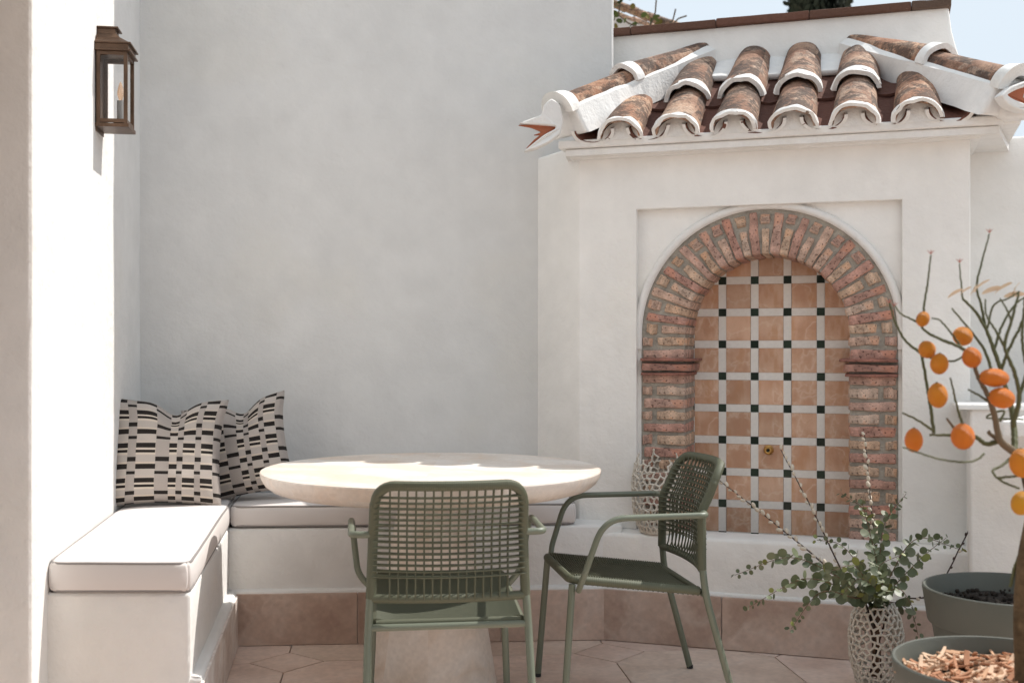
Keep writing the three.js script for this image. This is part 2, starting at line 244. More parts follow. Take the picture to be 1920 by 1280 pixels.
// ---------------------------------------------------------------- fountain block with arched niche, in its own frame (x along, y up, z towards the court)
const TH = Math.atan(0.331), C0 = 4.754, TN = V(-Math.sin(TH), 0, Math.cos(TH)), TT = V(Math.cos(TH), 0, Math.sin(TH));
const toF = p => V(p.dot(TT), p.y, p.dot(TN) + C0), fromF = (x, y, z) => TT.clone().multiplyScalar(x).addScaledVector(TN, z - C0).setY(y);
const fountain = thing('wall_fountain', 'white wall fountain with arched brick niche under a small tiled roof', 'fountain', TN.clone().multiplyScalar(-C0), -TH);
const NU = -0.4865, NY = 1.25, RO = 0.5125, RI = 0.3265, LEDGE = 0.436;
{
  // front skin with the rectangular recess, panel with the arch opening, body
  const sk = poly([[-1.264, LEDGE], [-1.014, LEDGE], [-1.014, 1.775], [0.040, 1.775], [0.040, LEDGE], [0.288, LEDGE], [0.288, 2.05], [-1.264, 2.05]]);
  const pn = new THREE.Shape(); pn.moveTo(-1.03, LEDGE); pn.lineTo(NU - RO - 0.001, LEDGE); pn.lineTo(NU - RO - 0.001, NY); pn.absarc(NU, NY, RO + 0.001, Math.PI, 0, true); pn.lineTo(NU + RO + 0.001, LEDGE); pn.lineTo(0.06, LEDGE); pn.lineTo(0.06, 1.79); pn.lineTo(-1.03, 1.79); pn.closePath();
  const wl = part('wall', merge([ext(sk, 0.034, -0.004, 0.004), ext(pn, 0.03, -0.034, 0, 48),
    block([[-1.266, 0.0275], [-1.24, 0.0275], [-1.24, -0.2], [-1.002, -0.2], [-1.002, -0.62], [-1.92, -0.62]], 0, 2.06, { r: 0.012, amp: 0.0015 }),
    block([[0.03, -0.006], [0.2875, -0.006], [0.2875, -0.62], [0.03, -0.62]], 0, 2.06, { r: 0.006, amp: 0.001 }),
    uvm(new THREE.BoxGeometry(1.06, 0.30, 0.55).translate(NU, 1.92, -0.31)), uvm(new THREE.BoxGeometry(1.06, 2.0, 0.3).translate(NU, 1.0, -0.47))]), plasterWhite, fountain);
  // white moulding round the arch
  const pts = []; for (let i = 0; i <= 48; i++) { const a = Math.PI * (1 - i / 48); pts.push(V(NU + Math.cos(a) * (RO + 0.015), NY + Math.sin(a) * (RO + 0.015), -0.001)); }
  part('arch_moulding', sweep([V(pts[0].x, NY - 0.06, -0.001), ...pts.slice(0, 49), V(pts[48].x, NY - 0.06, -0.001)], t => 0.017, 8), paint, fountain);
  // ledge in front, plinth
  part('ledge', block([[-1.62, -0.02], [-1.35, 0.155], [0.6, 0.155], [0.6, -0.02]], 0, LEDGE, { r: 0.02, top: 0.018, amp: 0.003 }), plasterWhite, fountain);
  part('plinth_shoulder', block([[-1.30, 0.1], [-1.30, 0.168], [0.62, 0.168], [0.62, 0.1]], 0, 0.222, { r: 0.006, top: 0.012, amp: 0.0015 }), paint, fountain);
  const sb = hold('skirting', fountain); [[-1.252, -0.64], [-0.637, -0.02], [-0.017, 0.6]].forEach(([a, b], i) => part('skirting_slab', uvm(rbox(b - a, 0.207, 0.016, 0.003).translate((a + b) / 2, 0.1045, 0.172), i, i * 0.7), skirtStone[i % 2], sb));
  // brick arch
  const br = hold('brick_arch', fountain), r = rng(8);
  const ring = new THREE.Shape(); ring.moveTo(NU - RO, 0.1); ring.lineTo(NU - RO, NY); ring.absarc(NU, NY, RO, Math.PI, 0, true); ring.lineTo(NU + RO, 0.1); ring.lineTo(NU + RI + 0.004, 0.1); ring.lineTo(NU + RI + 0.004, NY); ring.absarc(NU, NY, RI + 0.004, 0, Math.PI, false); ring.lineTo(NU - RI - 0.004, 0.1); ring.closePath();
  part('mortar', ext(ring, 0.252, -0.258, 0, 40), mortar, br);
  const variants = []; for (let k = 0; k < 6; k++) { const q = makeNoise(90 + k); variants.push(uvm(warp(rbox(1, 1, 1, 0.10, 2, 5, 1, 1), v => { const e = (s, t) => (q.n2(v.x * 3 + 20 + s, v.y * 2 + v.z + 20 + t, 64) - 0.5); v.y += 0.30 * e(0, 0); v.x += 0.07 * e(7, 3) * (Math.abs(v.x) > 0.3 ? 1 : 0); v.z += 0.02 * e(3, 9); }).scale(0.14, 0.038, 0.25), k * 1.3, k * 0.7).scale(1 / 0.14, 1 / 0.038, 4)); }
  const brick = (u, y, z, L, H, D, ang, mats = brickMats) => { const m = part('brick', variants[Math.floor(r() * 6)], mats[Math.floor(r() * mats.length)], br); m.position.set(u, y, z); m.scale.set(L, H, D); m.rotation.z = ang + (r() - 0.5) * 0.03; return m; };
  const DZ = 0.25, ZC = -0.1215;
  const N = 29; for (let i = 0; i < N; i++) {
    const a = Math.PI * (1 - (i + 0.5) / N), put = (r0, r1, h, tone) => { const rm = (r0 + r1) / 2; brick(NU + Math.cos(a) * rm, NY + Math.sin(a) * rm, ZC + (r() - 0.5) * 0.004, r1 - r0, h * (0.9 + 0.25 * r()), DZ, a, tone); };
    if (i % 2) { put(RI - 0.001, RO - 0.006 - r() * 0.01, 0.037, [0, 3, 5, 0, 2].map(k => brickMats[k])); } else { const c = RI + 0.108 + (r() - 0.5) * 0.014; put(RI - 0.001, c, 0.034, [1, 4, 2, 6].map(k => brickMats[k])); put(c + 0.016, RO - 0.008 - r() * 0.014, 0.042, [1, 2, 6, 3].map(k => brickMats[k])); }
  }
  for (const side of [-1, 1]) {
    let row = 0; for (let y = 1.222; y > 0.40; y -= 0.0515, row++) {
      if (y < 1.155 && y > 1.075) { continue; }
      const x0 = RI - 0.001, x1 = RO - 0.003, h = 0.0395 * (0.92 + 0.2 * r());
      if (row % 2) brick(NU + side * (x0 + x1) / 2, y, ZC, x1 - x0 - r() * 0.006, h, DZ, 0, [0, 3, 5, 0].map(k => brickMats[k]));
      else { const c = x0 + 0.118 + (r() - 0.5) * 0.012; brick(NU + side * (x0 + c) / 2, y, ZC, c - x0, h, DZ, 0, [1, 2, 4, 6].map(k => brickMats[k])); brick(NU + side * (c + 0.018 + x1) / 2, y, ZC, x1 - c - 0.018, h, DZ, 0, [1, 2, 6, 3].map(k => brickMats[k])); }
    }
    const im = hold('impost', fountain);
    [[1.146, 0.013, 0.034], [1.116, 0.033, 0.024], [1.087, 0.013, 0.012]].forEach(([y, h, o], k) => { const x0 = RI - o, x1 = RO - 0.001, g = variants[k]; const m = part('brick', g, impostMats[k === 1 ? 1 : 0], im); m.position.set(NU + side * (x0 + x1) / 2, y, -0.112 + o * 0.25); m.scale.set(x1 - x0, h, 0.272 + o * 0.5); });
    part('mortar', uvm(new THREE.BoxGeometry(RO - RI - 0.004, 0.07, 0.24).translate(NU + side * ((RO + RI) / 2), 1.116, -0.122)), mortar, im);
  }
  // tile panel at the back of the niche
  const tp = hold('tile_panel', fountain), PT = 0.1372, ST = 0.033, Z = -0.24, U0 = -0.693, Y0 = 0.799;
  part('backing', uvm(new THREE.BoxGeometry(0.66, 1.5, 0.02).translate(NU, 0.85, Z - 0.018)), marbleWhite, tp);
  const q = PT - ST - 0.0006, tg = Array.from({ length: 24 }, (_, k) => uvm(rbox(q, q, 0.01, 0.0008, 1), k * 0.377, k * 0.813)), vg = uvm(rbox(ST - 0.0006, q, 0.01, 0.0008, 1)), hg = uvm(rbox(q, ST - 0.0006, 0.01, 0.0008, 1)), gg = uvm(rbox(ST - 0.0006, ST - 0.0006, 0.01, 0.0008, 1));
  const inArch = (u, y, m) => y < NY ? Math.abs(u - NU) < RI + m : Math.hypot(u - NU, y - NY) < RI + m;
  for (let i = -2; i < 6; i++) for (let j = -3; j < 7; j++) {
    const u = U0 + i * PT, y = Y0 + j * PT, ok = (a, b, m) => b > 0.2 && (inArch(a, b, 0.01 + m)) && Math.abs(a - NU) - m < RI + 0.012;
    const add = (n, g, m, a, b) => { const o = part(n, g, m, tp); o.position.set(a, b, Z + (r() - 0.5) * 0.0018); o.rotation.y = (r() - 0.5) * 0.02; o.rotation.x = (r() - 0.5) * 0.02; o.rotation.z = (r() - 0.5) * 0.008; o.position.x += (r() - 0.5) * 0.0012; };
    if (ok(u, y, 0.02)) add('inset_tile', gg, darkGreen[r() < 0.5 ? 0 : 1], u, y);
    if (ok(u, y + PT / 2, 0.05)) add('marble_strip', vg, marbleWhite, u, y + PT / 2);
    if (ok(u + PT / 2, y, 0.05)) add('marble_strip', hg, marbleWhite, u + PT / 2, y);
    if (ok(u + PT / 2, y + PT / 2, 0.085)) add('glazed_tile', tg[Math.floor(r() * 24)], glazed[Math.floor(r() * 5)], u + PT / 2, y + PT / 2);
  }
  part('basin', merge([uvm(new THREE.BoxGeometry(0.66, 0.1, 0.26).translate(NU, 0.2, -0.12)), uvm(new THREE.BoxGeometry(0.68, 0.35, 0.03).translate(NU, 0.26, 0.0))]), plasterWhite, fountain);
  const p0 = toF(at(1442, 843, 4.9)), sp = hold('spout', fountain);
  part('flange', new THREE.LatheGeometry([[0.0, 0], [0.02, 0], [0.0215, 0.003], [0.019, 0.006], [0.012, 0.008], [0.011, 0.02], [0.0155, 0.022], [0.0165, 0.027], [0.014, 0.031], [0.008, 0.032], [0.0075, 0.026]].map(p => new THREE.Vector2(...p)), 24).rotateX(Math.PI / 2).translate(p0.x, p0.y, Z + 0.004), brass, sp);
  part('bore_shade', new THREE.CylinderGeometry(0.0076, 0.0076, 0.002, 16).rotateX(Math.PI / 2).translate(p0.x, p0.y, Z + 0.030), darkGreen[0], sp);  // dark disc closes the spout mouth, standing for the shade inside
  // cornice
  const cor = hold('cornice', fountain);
  const foot = o => [[-1.288 - 0.2 * o, 0.03 + o], [0.288 + o, 0.03 + o], [0.288 + o, -0.62], [-1.40, -0.62], [-1.30 - 0.2 * o, -0.02]];
  part('lower_course', block(foot(0.036), 1.992, 2.036, { r: 0.012, top: 0.008, bottom: 0.008, amp: 0.002 }), paint, cor);
  part('upper_course', block(foot(0.078), 2.0362, 2.050, { r: 0.012, top: 0.008, bottom: 0.008, amp: 0.002 }), paint, cor);
}
// ---------------------------------------------------------------- the little roof
{
  const roof = hold('roof', fountain), EZ = 0.150, EY = 2.14, WZ = -0.506, RISE = 0.40, RUN = EZ - WZ, AL = Math.atan(RISE / RUN), LEN = Math.hypot(RISE, RUN), r = rng(13);
  // half-round tile from z = 0 to z = -len, opening down (dir 1) or up (dir -1)
  let jit = 0.004;
  const barrel = (len, w0, w1, h0, h1, th, dir = 1, span = Math.PI, nz = 5, na = 14, seed = 1) => {
    const pos = [], idx = [], row = (na + 1) * 2, q = makeNoise(200 + seed);
    for (let k = 0; k <= nz; k++) { const t = k / nz, w = lerp(w0, w1, t), h = lerp(h0, h1, t); for (let s = 0; s <= na; s++) { const a = (Math.PI - span) / 2 + span * s / na, j = jit * (q.n2(s * 0.5, k * 1.2, 64) - 0.5); for (const o of [0, th]) pos.push(Math.cos(a) * (w - o + j), dir * (Math.sin(a) * (h - o + j)), -len * t + (k === 0 ? 0.006 * (q.n2(s * 0.6 + 9, 3, 64) - 0.5) : 0)); } }
    const qd = (a, b, c, d) => { dir > 0 ? idx.push(a, b, c, b, d, c) : idx.push(a, c, b, b, c, d); };
    for (let k = 0; k < nz; k++) for (let s = 0; s < na; s++) { const a = k * row + s * 2; qd(a, a + row, a + 2, a + row + 2); qd(a + 3, a + row + 3, a + 1, a + row + 1); }
    for (let s = 0; s < na; s++) { const a = s * 2, e = nz * row + s * 2; qd(a, a + 2, a + 1, a + 3); qd(e + 1, e + 3, e, e + 2); }
    for (let k = 0; k < nz; k++) { const a = k * row, b = a + na * 2; qd(a, a + 1, a + row, a + row + 1); qd(b + 1, b, b + row + 1, b + row); }
    const g = new THREE.BufferGeometry(); g.setAttribute('position', new THREE.Float32BufferAttribute(pos, 3)); g.setIndex(idx); return crease(uvm(g, seed * 0.413, seed * 0.77), 0.8);
  };
  const front = new THREE.Group(); // slope frame helper, not added
  const place = (m, u, y, z, dv = 0, lift = 0) => { m.position.set(u, y + Math.sin(AL) * dv + Math.cos(AL) * lift, z - Math.cos(AL) * dv + Math.sin(AL) * lift); m.rotation.x = AL; return m; };
  const CH = 0.08, U = i => -1.057 + 0.2306 * i;
  const lens = [0.44, 0.82, 0.84, 0.84, 0.84, 0.46];
  for (let i = 0; i < 6; i++) {
    jit = 0.005; const two = i > 0 && i < 5, mt = i === 0 || i === 5 ? clayPale : clay;
    place(part('cover_tile', barrel(two ? 0.42 : lens[i], 0.092, 0.076 - 0.006 * r(), CH, 0.062 + 0.008 * r(), 0.015, 1, Math.PI, 6, 16, i + 1), mt, roof), U(i), EY - CH, EZ);
    if (two) { jit = 0.004; place(part('cover_tile', barrel(0.48, 0.095, 0.074 + 0.008 * r(), CH + 0.012, 0.070 + 0.008 * r(), 0.015, 1, Math.PI, 6, 16, i + 11), clay, roof), U(i) + (r() - 0.5) * 0.012, EY - CH, EZ, 0.335, 0.012).rotation.y += (r() - 0.5) * 0.05;
      jit = 0.012; place(part('mortar_band', barrel(0.045, 0.1, 0.099, CH + 0.017, CH + 0.016, 0.018, 1, Math.PI * 0.93, 2, 16, i + 21), paint, roof), U(i), EY - CH, EZ, 0.322, 0.012); }
    jit = 0.012; place(part('mortar_rim', barrel(0.024, 0.0945, 0.094, CH + 0.0025, CH + 0.002, 0.013, 1, Math.PI * 1.04, 2, 18, i + 31), paint, roof), U(i), EY - CH, EZ + 0.004);
    { const sh = new THREE.Shape(); sh.moveTo(-0.08, -0.006); sh.lineTo(0.08, -0.006); sh.lineTo(0.08, 0); sh.absellipse(0, 0, 0.08, 0.068, 0, Math.PI, false); sh.closePath(); const m = part('mortar_plug', ext(sh, 0.05, -0.05), paint, roof); m.position.set(U(i), EY - CH, EZ - 0.022); }
  }
  for (let i = 0; i < 7; i++) {
    jit = 0.005; const u = U(i) - 0.1153, sh = i === 0 || i === 6, L = sh ? 0.2 : i === 1 || i === 5 ? 0.56 : 0.70;
    place(part('pan_tile', barrel(L, 0.088, 0.08, 0.066, 0.062, 0.014, -1, Math.PI, 5, 14, i + 41), i % 2 ? clayPanShade : M([0.16, 0.065, 0.044], { bumpMap: rep(clayBump, 4), bumpScale: 0.004 }), roof), u, EY - 0.046, EZ);  // both pan colours include the shade between the cover tiles
    if (!sh) place(part('pan_tile', barrel(0.3, 0.086, 0.08, 0.06, 0.058, 0.012, -1, Math.PI, 3, 12, i + 51), clayPanShade, roof), u, EY - 0.046, EZ, 0.30, 0.012);
    place(part('mortar_rim', barrel(0.020, 0.0905, 0.09, 0.069, 0.068, 0.013, -1, Math.PI * 1.02, 2, 16, i + 61), paint, roof), u, EY - 0.046, EZ + 0.002);
  }
  part('mortar_fill', block([[-1.33, 0.02], [-1.33, 0.124], [0.40, 0.124], [0.40, 0.02]], 2.030, 2.064, { r: 0.01, top: 0.006, bottom: 0.006, amp: 0.002 }), paint, roof);
  part('mortar_fill', block([[0.30, -0.45], [0.30, 0.10], [0.462, 0.10], [0.462, -0.45]], 2.032, 2.15, { r: 0.03, top: 0.03, bottom: 0.01, amp: 0.004 }), paint, roof);
  // deck: hipped core, white
  const EL = -1.30, ER = 0.385, TL = -0.84, TR = -0.13, y0 = 2.0, yf = 2.025, yt = 2.405, zf = 0.11;
  const P = { a: [EL, y0, zf], b: [ER, y0, zf], c: [ER + 0.1, y0, WZ], d: [EL - 0.12, y0, WZ], a2: [EL, yf, zf], b2: [ER, yf, zf], c2: [ER + 0.1, yf, WZ], d2: [EL - 0.12, yf, WZ], t: [TL, yt, WZ], s: [TR, yt, WZ] };
  const f = []; const tri = (...k) => k.forEach(n => f.push(...P[n])); const quad = (a, b, c, d) => { tri(a, b, c); tri(a, c, d); };
  quad('a', 'd', 'c', 'b'); quad('a', 'b', 'b2', 'a2'); quad('d', 'a', 'a2', 'd2'); quad('b', 'c', 'c2', 'b2'); quad('a2', 'b2', 's', 't'); tri('d2', 'a2', 't'); tri('b2', 'c2', 's'); quad('c', 'd', 'd2', 't'); tri('c', 't', 's'); tri('c', 's', 'c2');
  const dg = new THREE.BufferGeometry(); dg.setAttribute('position', new THREE.Float32BufferAttribute(f, 3)); dg.computeVertexNormals(); part('roof_deck', uvm(dg), paint, roof);
  // white fillet between the covers where they meet the wall
  for (let i = 1; i < 5; i++) { const g = uvm(warp(rbox(0.2306 - 0.13, 0.03, 0.22, 0.012, 2, 2, 1, 3), v => { v.y += 0.02 * (n3(v.x * 9 + i, 1, v.z * 9)); })); if (i < 4) place(part('mortar_fillet', g, paint, roof), U(i) + 0.1153, EY - 0.075, EZ, 0.685, 0.012); }
  // hips
  const hip = (top, bot, sgn) => {
    const dir = top.clone().sub(bot), L = dir.length(); dir.normalize(); const side = V(0, 1, 0).cross(dir).normalize().multiplyScalar(-1), up = dir.clone().cross(side).normalize().multiplyScalar(-1); if (up.y < 0) { up.negate(); } side.crossVectors(up, dir.clone().negate());
    const B = new THREE.Matrix4().makeBasis(side, up, dir.clone().negate()); const q = new THREE.Quaternion().setFromRotationMatrix(B);
    const put = (n, g, m, dv, lift = 0) => { const o = part(n, g, m, roof); o.quaternion.copy(q); o.position.copy(bot).addScaledVector(dir, dv).addScaledVector(up, lift); return o; };
    put('hip_tile', barrel(L * 0.56, 0.078, 0.066, 0.07, 0.06, 0.014, 1, Math.PI, 6, 16, sgn + 71), sgn < 0 ? clayPale : clay, 0.02);
    put('hip_tile', barrel(L * 0.58, 0.081, 0.05, 0.076, 0.04, 0.014, 1, Math.PI, 6, 16, sgn + 75), sgn < 0 ? clay : clayPale, L * 0.47, 0.010);
    put('mortar_band', barrel(0.05, 0.09, 0.088, 0.088, 0.084, 0.022, 1, Math.PI * 1.02, 2, 16, 78), paint, L * 0.452, 0.010);
    put('mortar_cap', barrel(0.06, 0.098, 0.088, 0.094, 0.082, 0.045, 1, Math.PI * 1.05, 3, 16, 79), paint, -0.012);
    const sec = poly([[-0.112, -0.11], [0.112, -0.11], [0.084, 0.004], [0.05, 0.03], [-0.05, 0.03], [-0.084, 0.004]]); const g = new THREE.ExtrudeGeometry(sec, { depth: L, bevelEnabled: true, bevelSize: 0.016, bevelOffset: -0.016, bevelThickness: 0.02, bevelSegments: 4, steps: 14 }); g.translate(0, 0, -L - 0.03);
    put('mortar_bed', uvm(warp(g, v => { const k = sm(0, -L, v.z); if (v.y < -0.08) { v.x *= lerp(1.05, 0.5, k); } const e = 0.012 * n3(v.x * 7, v.y * 7, v.z * 9); v.x += e; v.y += e * 0.4; })), paint, 0.0);
    return { bot, dir, side, up };
  };
  const HL = hip(V(-0.845, 2.535, -0.505), V(-1.315, 2.175, 0.155), -1), HR = hip(V(-0.13, 2.515, -0.505), V(0.44, 2.15, 0.165), 1);
  // swallow-tailed corner tiles: a half-round mouth cut to two points, white outside, red clay inside
  const swallow = (white, red, d, lean) => {
    const g = hold('corner_tile', roof), o = toF(at(white[0][0], white[0][1], d)), c = at(white[0][0], white[0][1], d); g.position.copy(o); g.rotation.y = TH + lean;
    const loc = l => new THREE.Shape(new THREE.CatmullRomCurve3(l.map(p => at(p[0], p[1], d).sub(c)), true, 'catmullrom', 0.25).getPoints(l.length * 5).map(p => new THREE.Vector2(p.x, p.y)));
    const bend = q => warp(q, v => { v.z += 0.05 * n3(v.x * 9 + 3, v.y * 9, 2) * 0.3 - 1.6 * v.x * v.x; });
    const w = new THREE.ExtrudeGeometry(loc(white), { depth: 0.028, bevelEnabled: true, bevelSize: 0.006, bevelOffset: -0.006, bevelThickness: 0.012, bevelSegments: 4 }); part('mortar', uvm(bend(w)), paint, g);
    const e = new THREE.ExtrudeGeometry(loc(red), { depth: 0.012, bevelEnabled: true, bevelSize: 0.002, bevelOffset: -0.002, bevelThickness: 0.002, bevelSegments: 1 }); part('clay', uvm(bend(e.translate(0, 0, 0.008))), clayRed, g);
  };
  swallow([[974, 233], [996, 224], [1014, 216], [1020, 198], [1034, 186], [1050, 196], [1056, 226], [1050, 250], [1030, 268], [1004, 281], [983, 285], [1000, 270], [1020, 254], [1039, 243], [1040, 237], [1000, 235]], [[972, 236], [1000, 234], [1043, 233], [1044, 244], [1022, 256], [986, 280], [1002, 262], [1012, 254], [1001, 254], [1014, 248], [996, 240]], 4.70, 0);
  swallow([[1868, 182], [1890, 164], [1920, 152], [1948, 142], [1962, 140], [1940, 156], [1906, 168], [1884, 180], [1900, 188], [1930, 196], [1962, 200], [1940, 208], [1910, 208], [1885, 200]], [[1880, 180], [1900, 168], [1938, 153], [1958, 150], [1930, 168], [1924, 180], [1936, 190], [1950, 196], [1912, 192]], 4.16, 0.2);
  part('mortar_corner', merge([[0.43, 2.10, 0.11, 0.07]].map(([x, y, z, s]) => uvm(warp(rbox(s * 2, s * 1.7, s * 1.5, s * 0.6, 4, 2, 2, 2), v => { v.x += x; v.y += y; v.z += z; v.addScaledVector(V(1, 1, 1), 0.004 * n3(v.x * 14, v.y * 14, v.z * 14)); })))), paint, roof);
}
// parapet behind the roof, brick coping
{
  const o = thing('parapet_wall', 'low white wall above the little roof, capped with brown bricks', 'wall', fountain.position.clone(), -TH);
  part('plaster_body', warp(block([[-2.3, -0.506], [0.235, -0.506], [0.235, -0.78], [-2.3, -0.78]], 2.0, 2.655, { r: 0.02, amp: 0.004, top: 0.004 }), v => { if (v.x > 0) v.x += sm(2.66, 2.2, v.y) * 0.09 * sm(0, 0.23, v.x); }), plasterWhite, o);
  const c = hold('coping', o), r = rng(3); let x = -2.3; while (x < 0.24) { const L = Math.min(0.34 + r() * 0.1, 0.245 - x); if (L < 0.05) break; part('brick', uvm(warp(rbox(L - 0.001, 0.036, 0.33, 0.007, 2, 5, 1, 2), v => { v.y += 0.006 * n3(v.x * 14 + x * 5, v.y, v.z * 9); v.z += 0.004 * n3(v.x * 9 + x, 3, 1); }), x, 0), capBrick[Math.floor(r() * 3)], c).position.set(x + L / 2, 2.672 + (r() - 0.5) * 0.004, -0.642); x += L; }
}
// wall to the right of the fountain, with a small dark opening; low masonry in front of it
{
  const o = thing('court_wall', 'plain shaded white wall right of the fountain, behind the orange fruit', 'wall', fountain.position.clone(), -TH);
  const hy0 = 1.03, hy1 = 1.10, ZW = -0.34;
  part('plaster_body', merge([block([[0.27, ZW], [3.2, ZW], [3.2, ZW - 0.3], [0.27, ZW - 0.3]], -0.02, 2.06, { amp: 0.003 })]), plasterWhite, o);
  const s = thing('masonry_counter', 'low white masonry counter with a sunlit top beside the potted fruit tree', 'counter', fountain.position.clone(), -TH);
  const zf = 0.52; const A = toF(at(1792, 757, 4.18)), B = toF(at(1874, 787, 3.86));
  part('body', block([[A.x + 0.05, A.z - 0.01], [A.x + 1.4, A.z - 0.01], [A.x + 1.4, A.z - 0.22], [A.x + 0.05, A.z - 0.22]], 0, A.y - 0.015, { r: 0.012, amp: 0.002, top: 0.01 }), plasterWhite, s);
  part('top_slab', block([[A.x, A.z], [A.x + 1.4, A.z], [A.x + 1.4, A.z - 0.24], [A.x, A.z - 0.24]], A.y - 0.02, A.y, { r: 0.012, amp: 0.002, top: 0.01 }), plasterWhite, s);
  part('slab', block([[B.x, B.z + 0.04], [B.x + 1.2, B.z + 0.04], [B.x + 1.2, B.z - 0.30], [B.x + 0.1, B.z - 0.30]], B.y - 0.05, B.y, { r: 0.02, amp: 0.002 }), paint, s);
}
// ---------------------------------------------------------------- beyond the court: neighbour's gable and a dark tree
{
  const o = thing('neighbour_house', 'white gable with a tiled verge behind the tall wall', 'house', null);
  const a = at(1146, 16, 8.6), b = at(1262, 56, 8.6), s = b.clone().sub(a), top = a.clone().addScaledVector(s, -1.5), low = b.clone().addScaledVector(s, 2.2);
  const sh = poly([[top.x - 1.6, 0], [low.x, 0], [low.x, low.y - 0.02], [top.x, top.y - 0.02], [top.x - 1.6, top.y - 0.6]]); const g = new THREE.ExtrudeGeometry(sh, { depth: 3, bevelEnabled: false }); g.translate(0, 0, -11.66); part('wall', uvm(g), plaster, o);
  const rf = hold('roof', o), n = 26, ang = Math.atan2(low.y - top.y, low.x - top.x), L = top.distanceTo(low), r = rng(6);
  for (let k = 0; k < 2; k++) for (let i = 0; i < n; i++) { const m = part('roof_tile', sweep([V(-0.10, 0, 0), V(0.10, 0, 0)], t => lerp(0.036, 0.046, t), 10, { flat: 0.7 }), [clayPale, clay, clayPale][Math.floor(r() * 3)], rf); const t = (i + 0.5) / n; m.position.copy(top).lerp(low, t).add(V(0, 0.02 + r() * 0.012, 0.04 - k * 0.24)); m.rotation.z = ang - 0.06 + (r() - 0.5) * 0.05; }
  part('roof_slope', uvm(new THREE.BoxGeometry(L, 0.06, 2.8).applyMatrix4(new THREE.Matrix4().makeRotationZ(ang)).translate((top.x + low.x) / 2, (top.y + low.y) / 2 - 0.06, -10.15)), clay, rf);
}
const leafGeo = (w, l, n = 6, cup = 0.15) => { const pos = [0, 0, 0], idx = []; for (let i = 0; i < n * 2; i++) { const a = i / (n * 2) * Math.PI * 2; const x = Math.sin(a) * w / 2, y = l / 2 * (1 - Math.cos(a)); pos.push(x, y, cup * (x * x / w + (y - l / 2) ** 2 / l)); } pos[1] = l / 2; for (let i = 0; i < n * 2; i++) idx.push(0, 1 + (i + 1) % (n * 2), 1 + i); const g = new THREE.BufferGeometry(); g.setAttribute('position', new THREE.Float32BufferAttribute(pos, 3)); g.setIndex(idx); g.computeVertexNormals(); g.setAttribute('uv', new THREE.Float32BufferAttribute(new Float32Array(pos.length / 3 * 2), 2)); return g; };
{
  const o = thing('conifer_tree', 'dark dense conifer top showing above the brown coping', 'tree', V((1536 - 960) / FPX * 14, 0, -14)), r = rng(17);
  part('trunk', sweep([V(0, 0, 0), V(0.03, 2.5, 0), V(0, 6.2, 0)], t => lerp(0.14, 0.03, t), 8), M([0.09, 0.06, 0.04]), o);
  const l = leafGeo(0.05, 0.10, 3), gs = [], mm = new THREE.Matrix4(), q = new THREE.Quaternion();
  for (let i = 0; i < 11000; i++) { const y = 4.75 + Math.pow(r(), 0.9) * 2.0, k = sm(4.6, 5.35, y) * sm(6.9, 5.2, y) , cl = n3(Math.floor(r() * 40), y * 3, 1); const a = r() * 6.283, lob = 0.82 + 0.25 * n3(Math.cos(a) * 2.6 + 3, y * 3.5, Math.sin(a) * 2.6 + 9), R = (0.10 + 0.34 * k) * lob * Math.pow(r(), 0.28); q.setFromEuler(new THREE.Euler(r() * 2.4 - 0.9, a, r() * 2 - 1)); mm.compose(V(Math.cos(a) * R, y + (r() - 0.5) * 0.06, Math.sin(a) * R), q, V(1, 1, 1).multiplyScalar(0.5 + r() * 0.7)); gs.push(l.clone().applyMatrix4(mm)); }
  part('crown', merge(gs), M([0.022, 0.028, 0.014], { roughness: 0.95 }), o).userData.kind = 'stuff';
  // small climber on the gable
  const c = thing('climbing_plant', 'small leafy climber with bare twigs on the neighbour roof verge', 'plant', at(1160, 28, 8.45)), tw = [], lv = [];
  const stemM = M([0.12, 0.09, 0.06]);
  for (const pts of [[[0, 0], [0.07, -0.06], [0.22, -0.12], [0.33, -0.15]], [[0.22, -0.12], [0.27, 0.02], [0.28, 0.15]], [[0.30, -0.14], [0.4, -0.04], [0.42, 0.04]], [[0.34, -0.13], [0.44, -0.03], [0.5, -0.01]], [[0, 0], [0.02, 0.18]]]) tw.push(sweep(pts.map(p => V(p[0], p[1], 0.03 * p[0])), 0.006, 5));
  part('stem', merge(tw), stemM, c); const lg = leafGeo(0.042, 0.055, 4);
  const gm = [[0.10, 0.13, 0.03], [0.16, 0.13, 0.03], [0.07, 0.10, 0.03]].map(k => M(k)); [[0, 0.02, 16, 0.085], [0.245, -0.06, 14, 0.07], [0.12, -0.04, 4, 0.04], [0.02, 0.14, 8, 0.06]].forEach(([x, y, n, s]) => { for (let i = 0; i < n; i++) { const m = part('leaf', lg, gm[Math.floor(r() * 3)], c); m.position.set(x + (r() - 0.5) * 2 * s, y + (r() - 0.5) * 2 * s, (r() - 0.5) * s * 2); m.rotation.set(r() * 3, r() * 6, r() * 3); } });
}
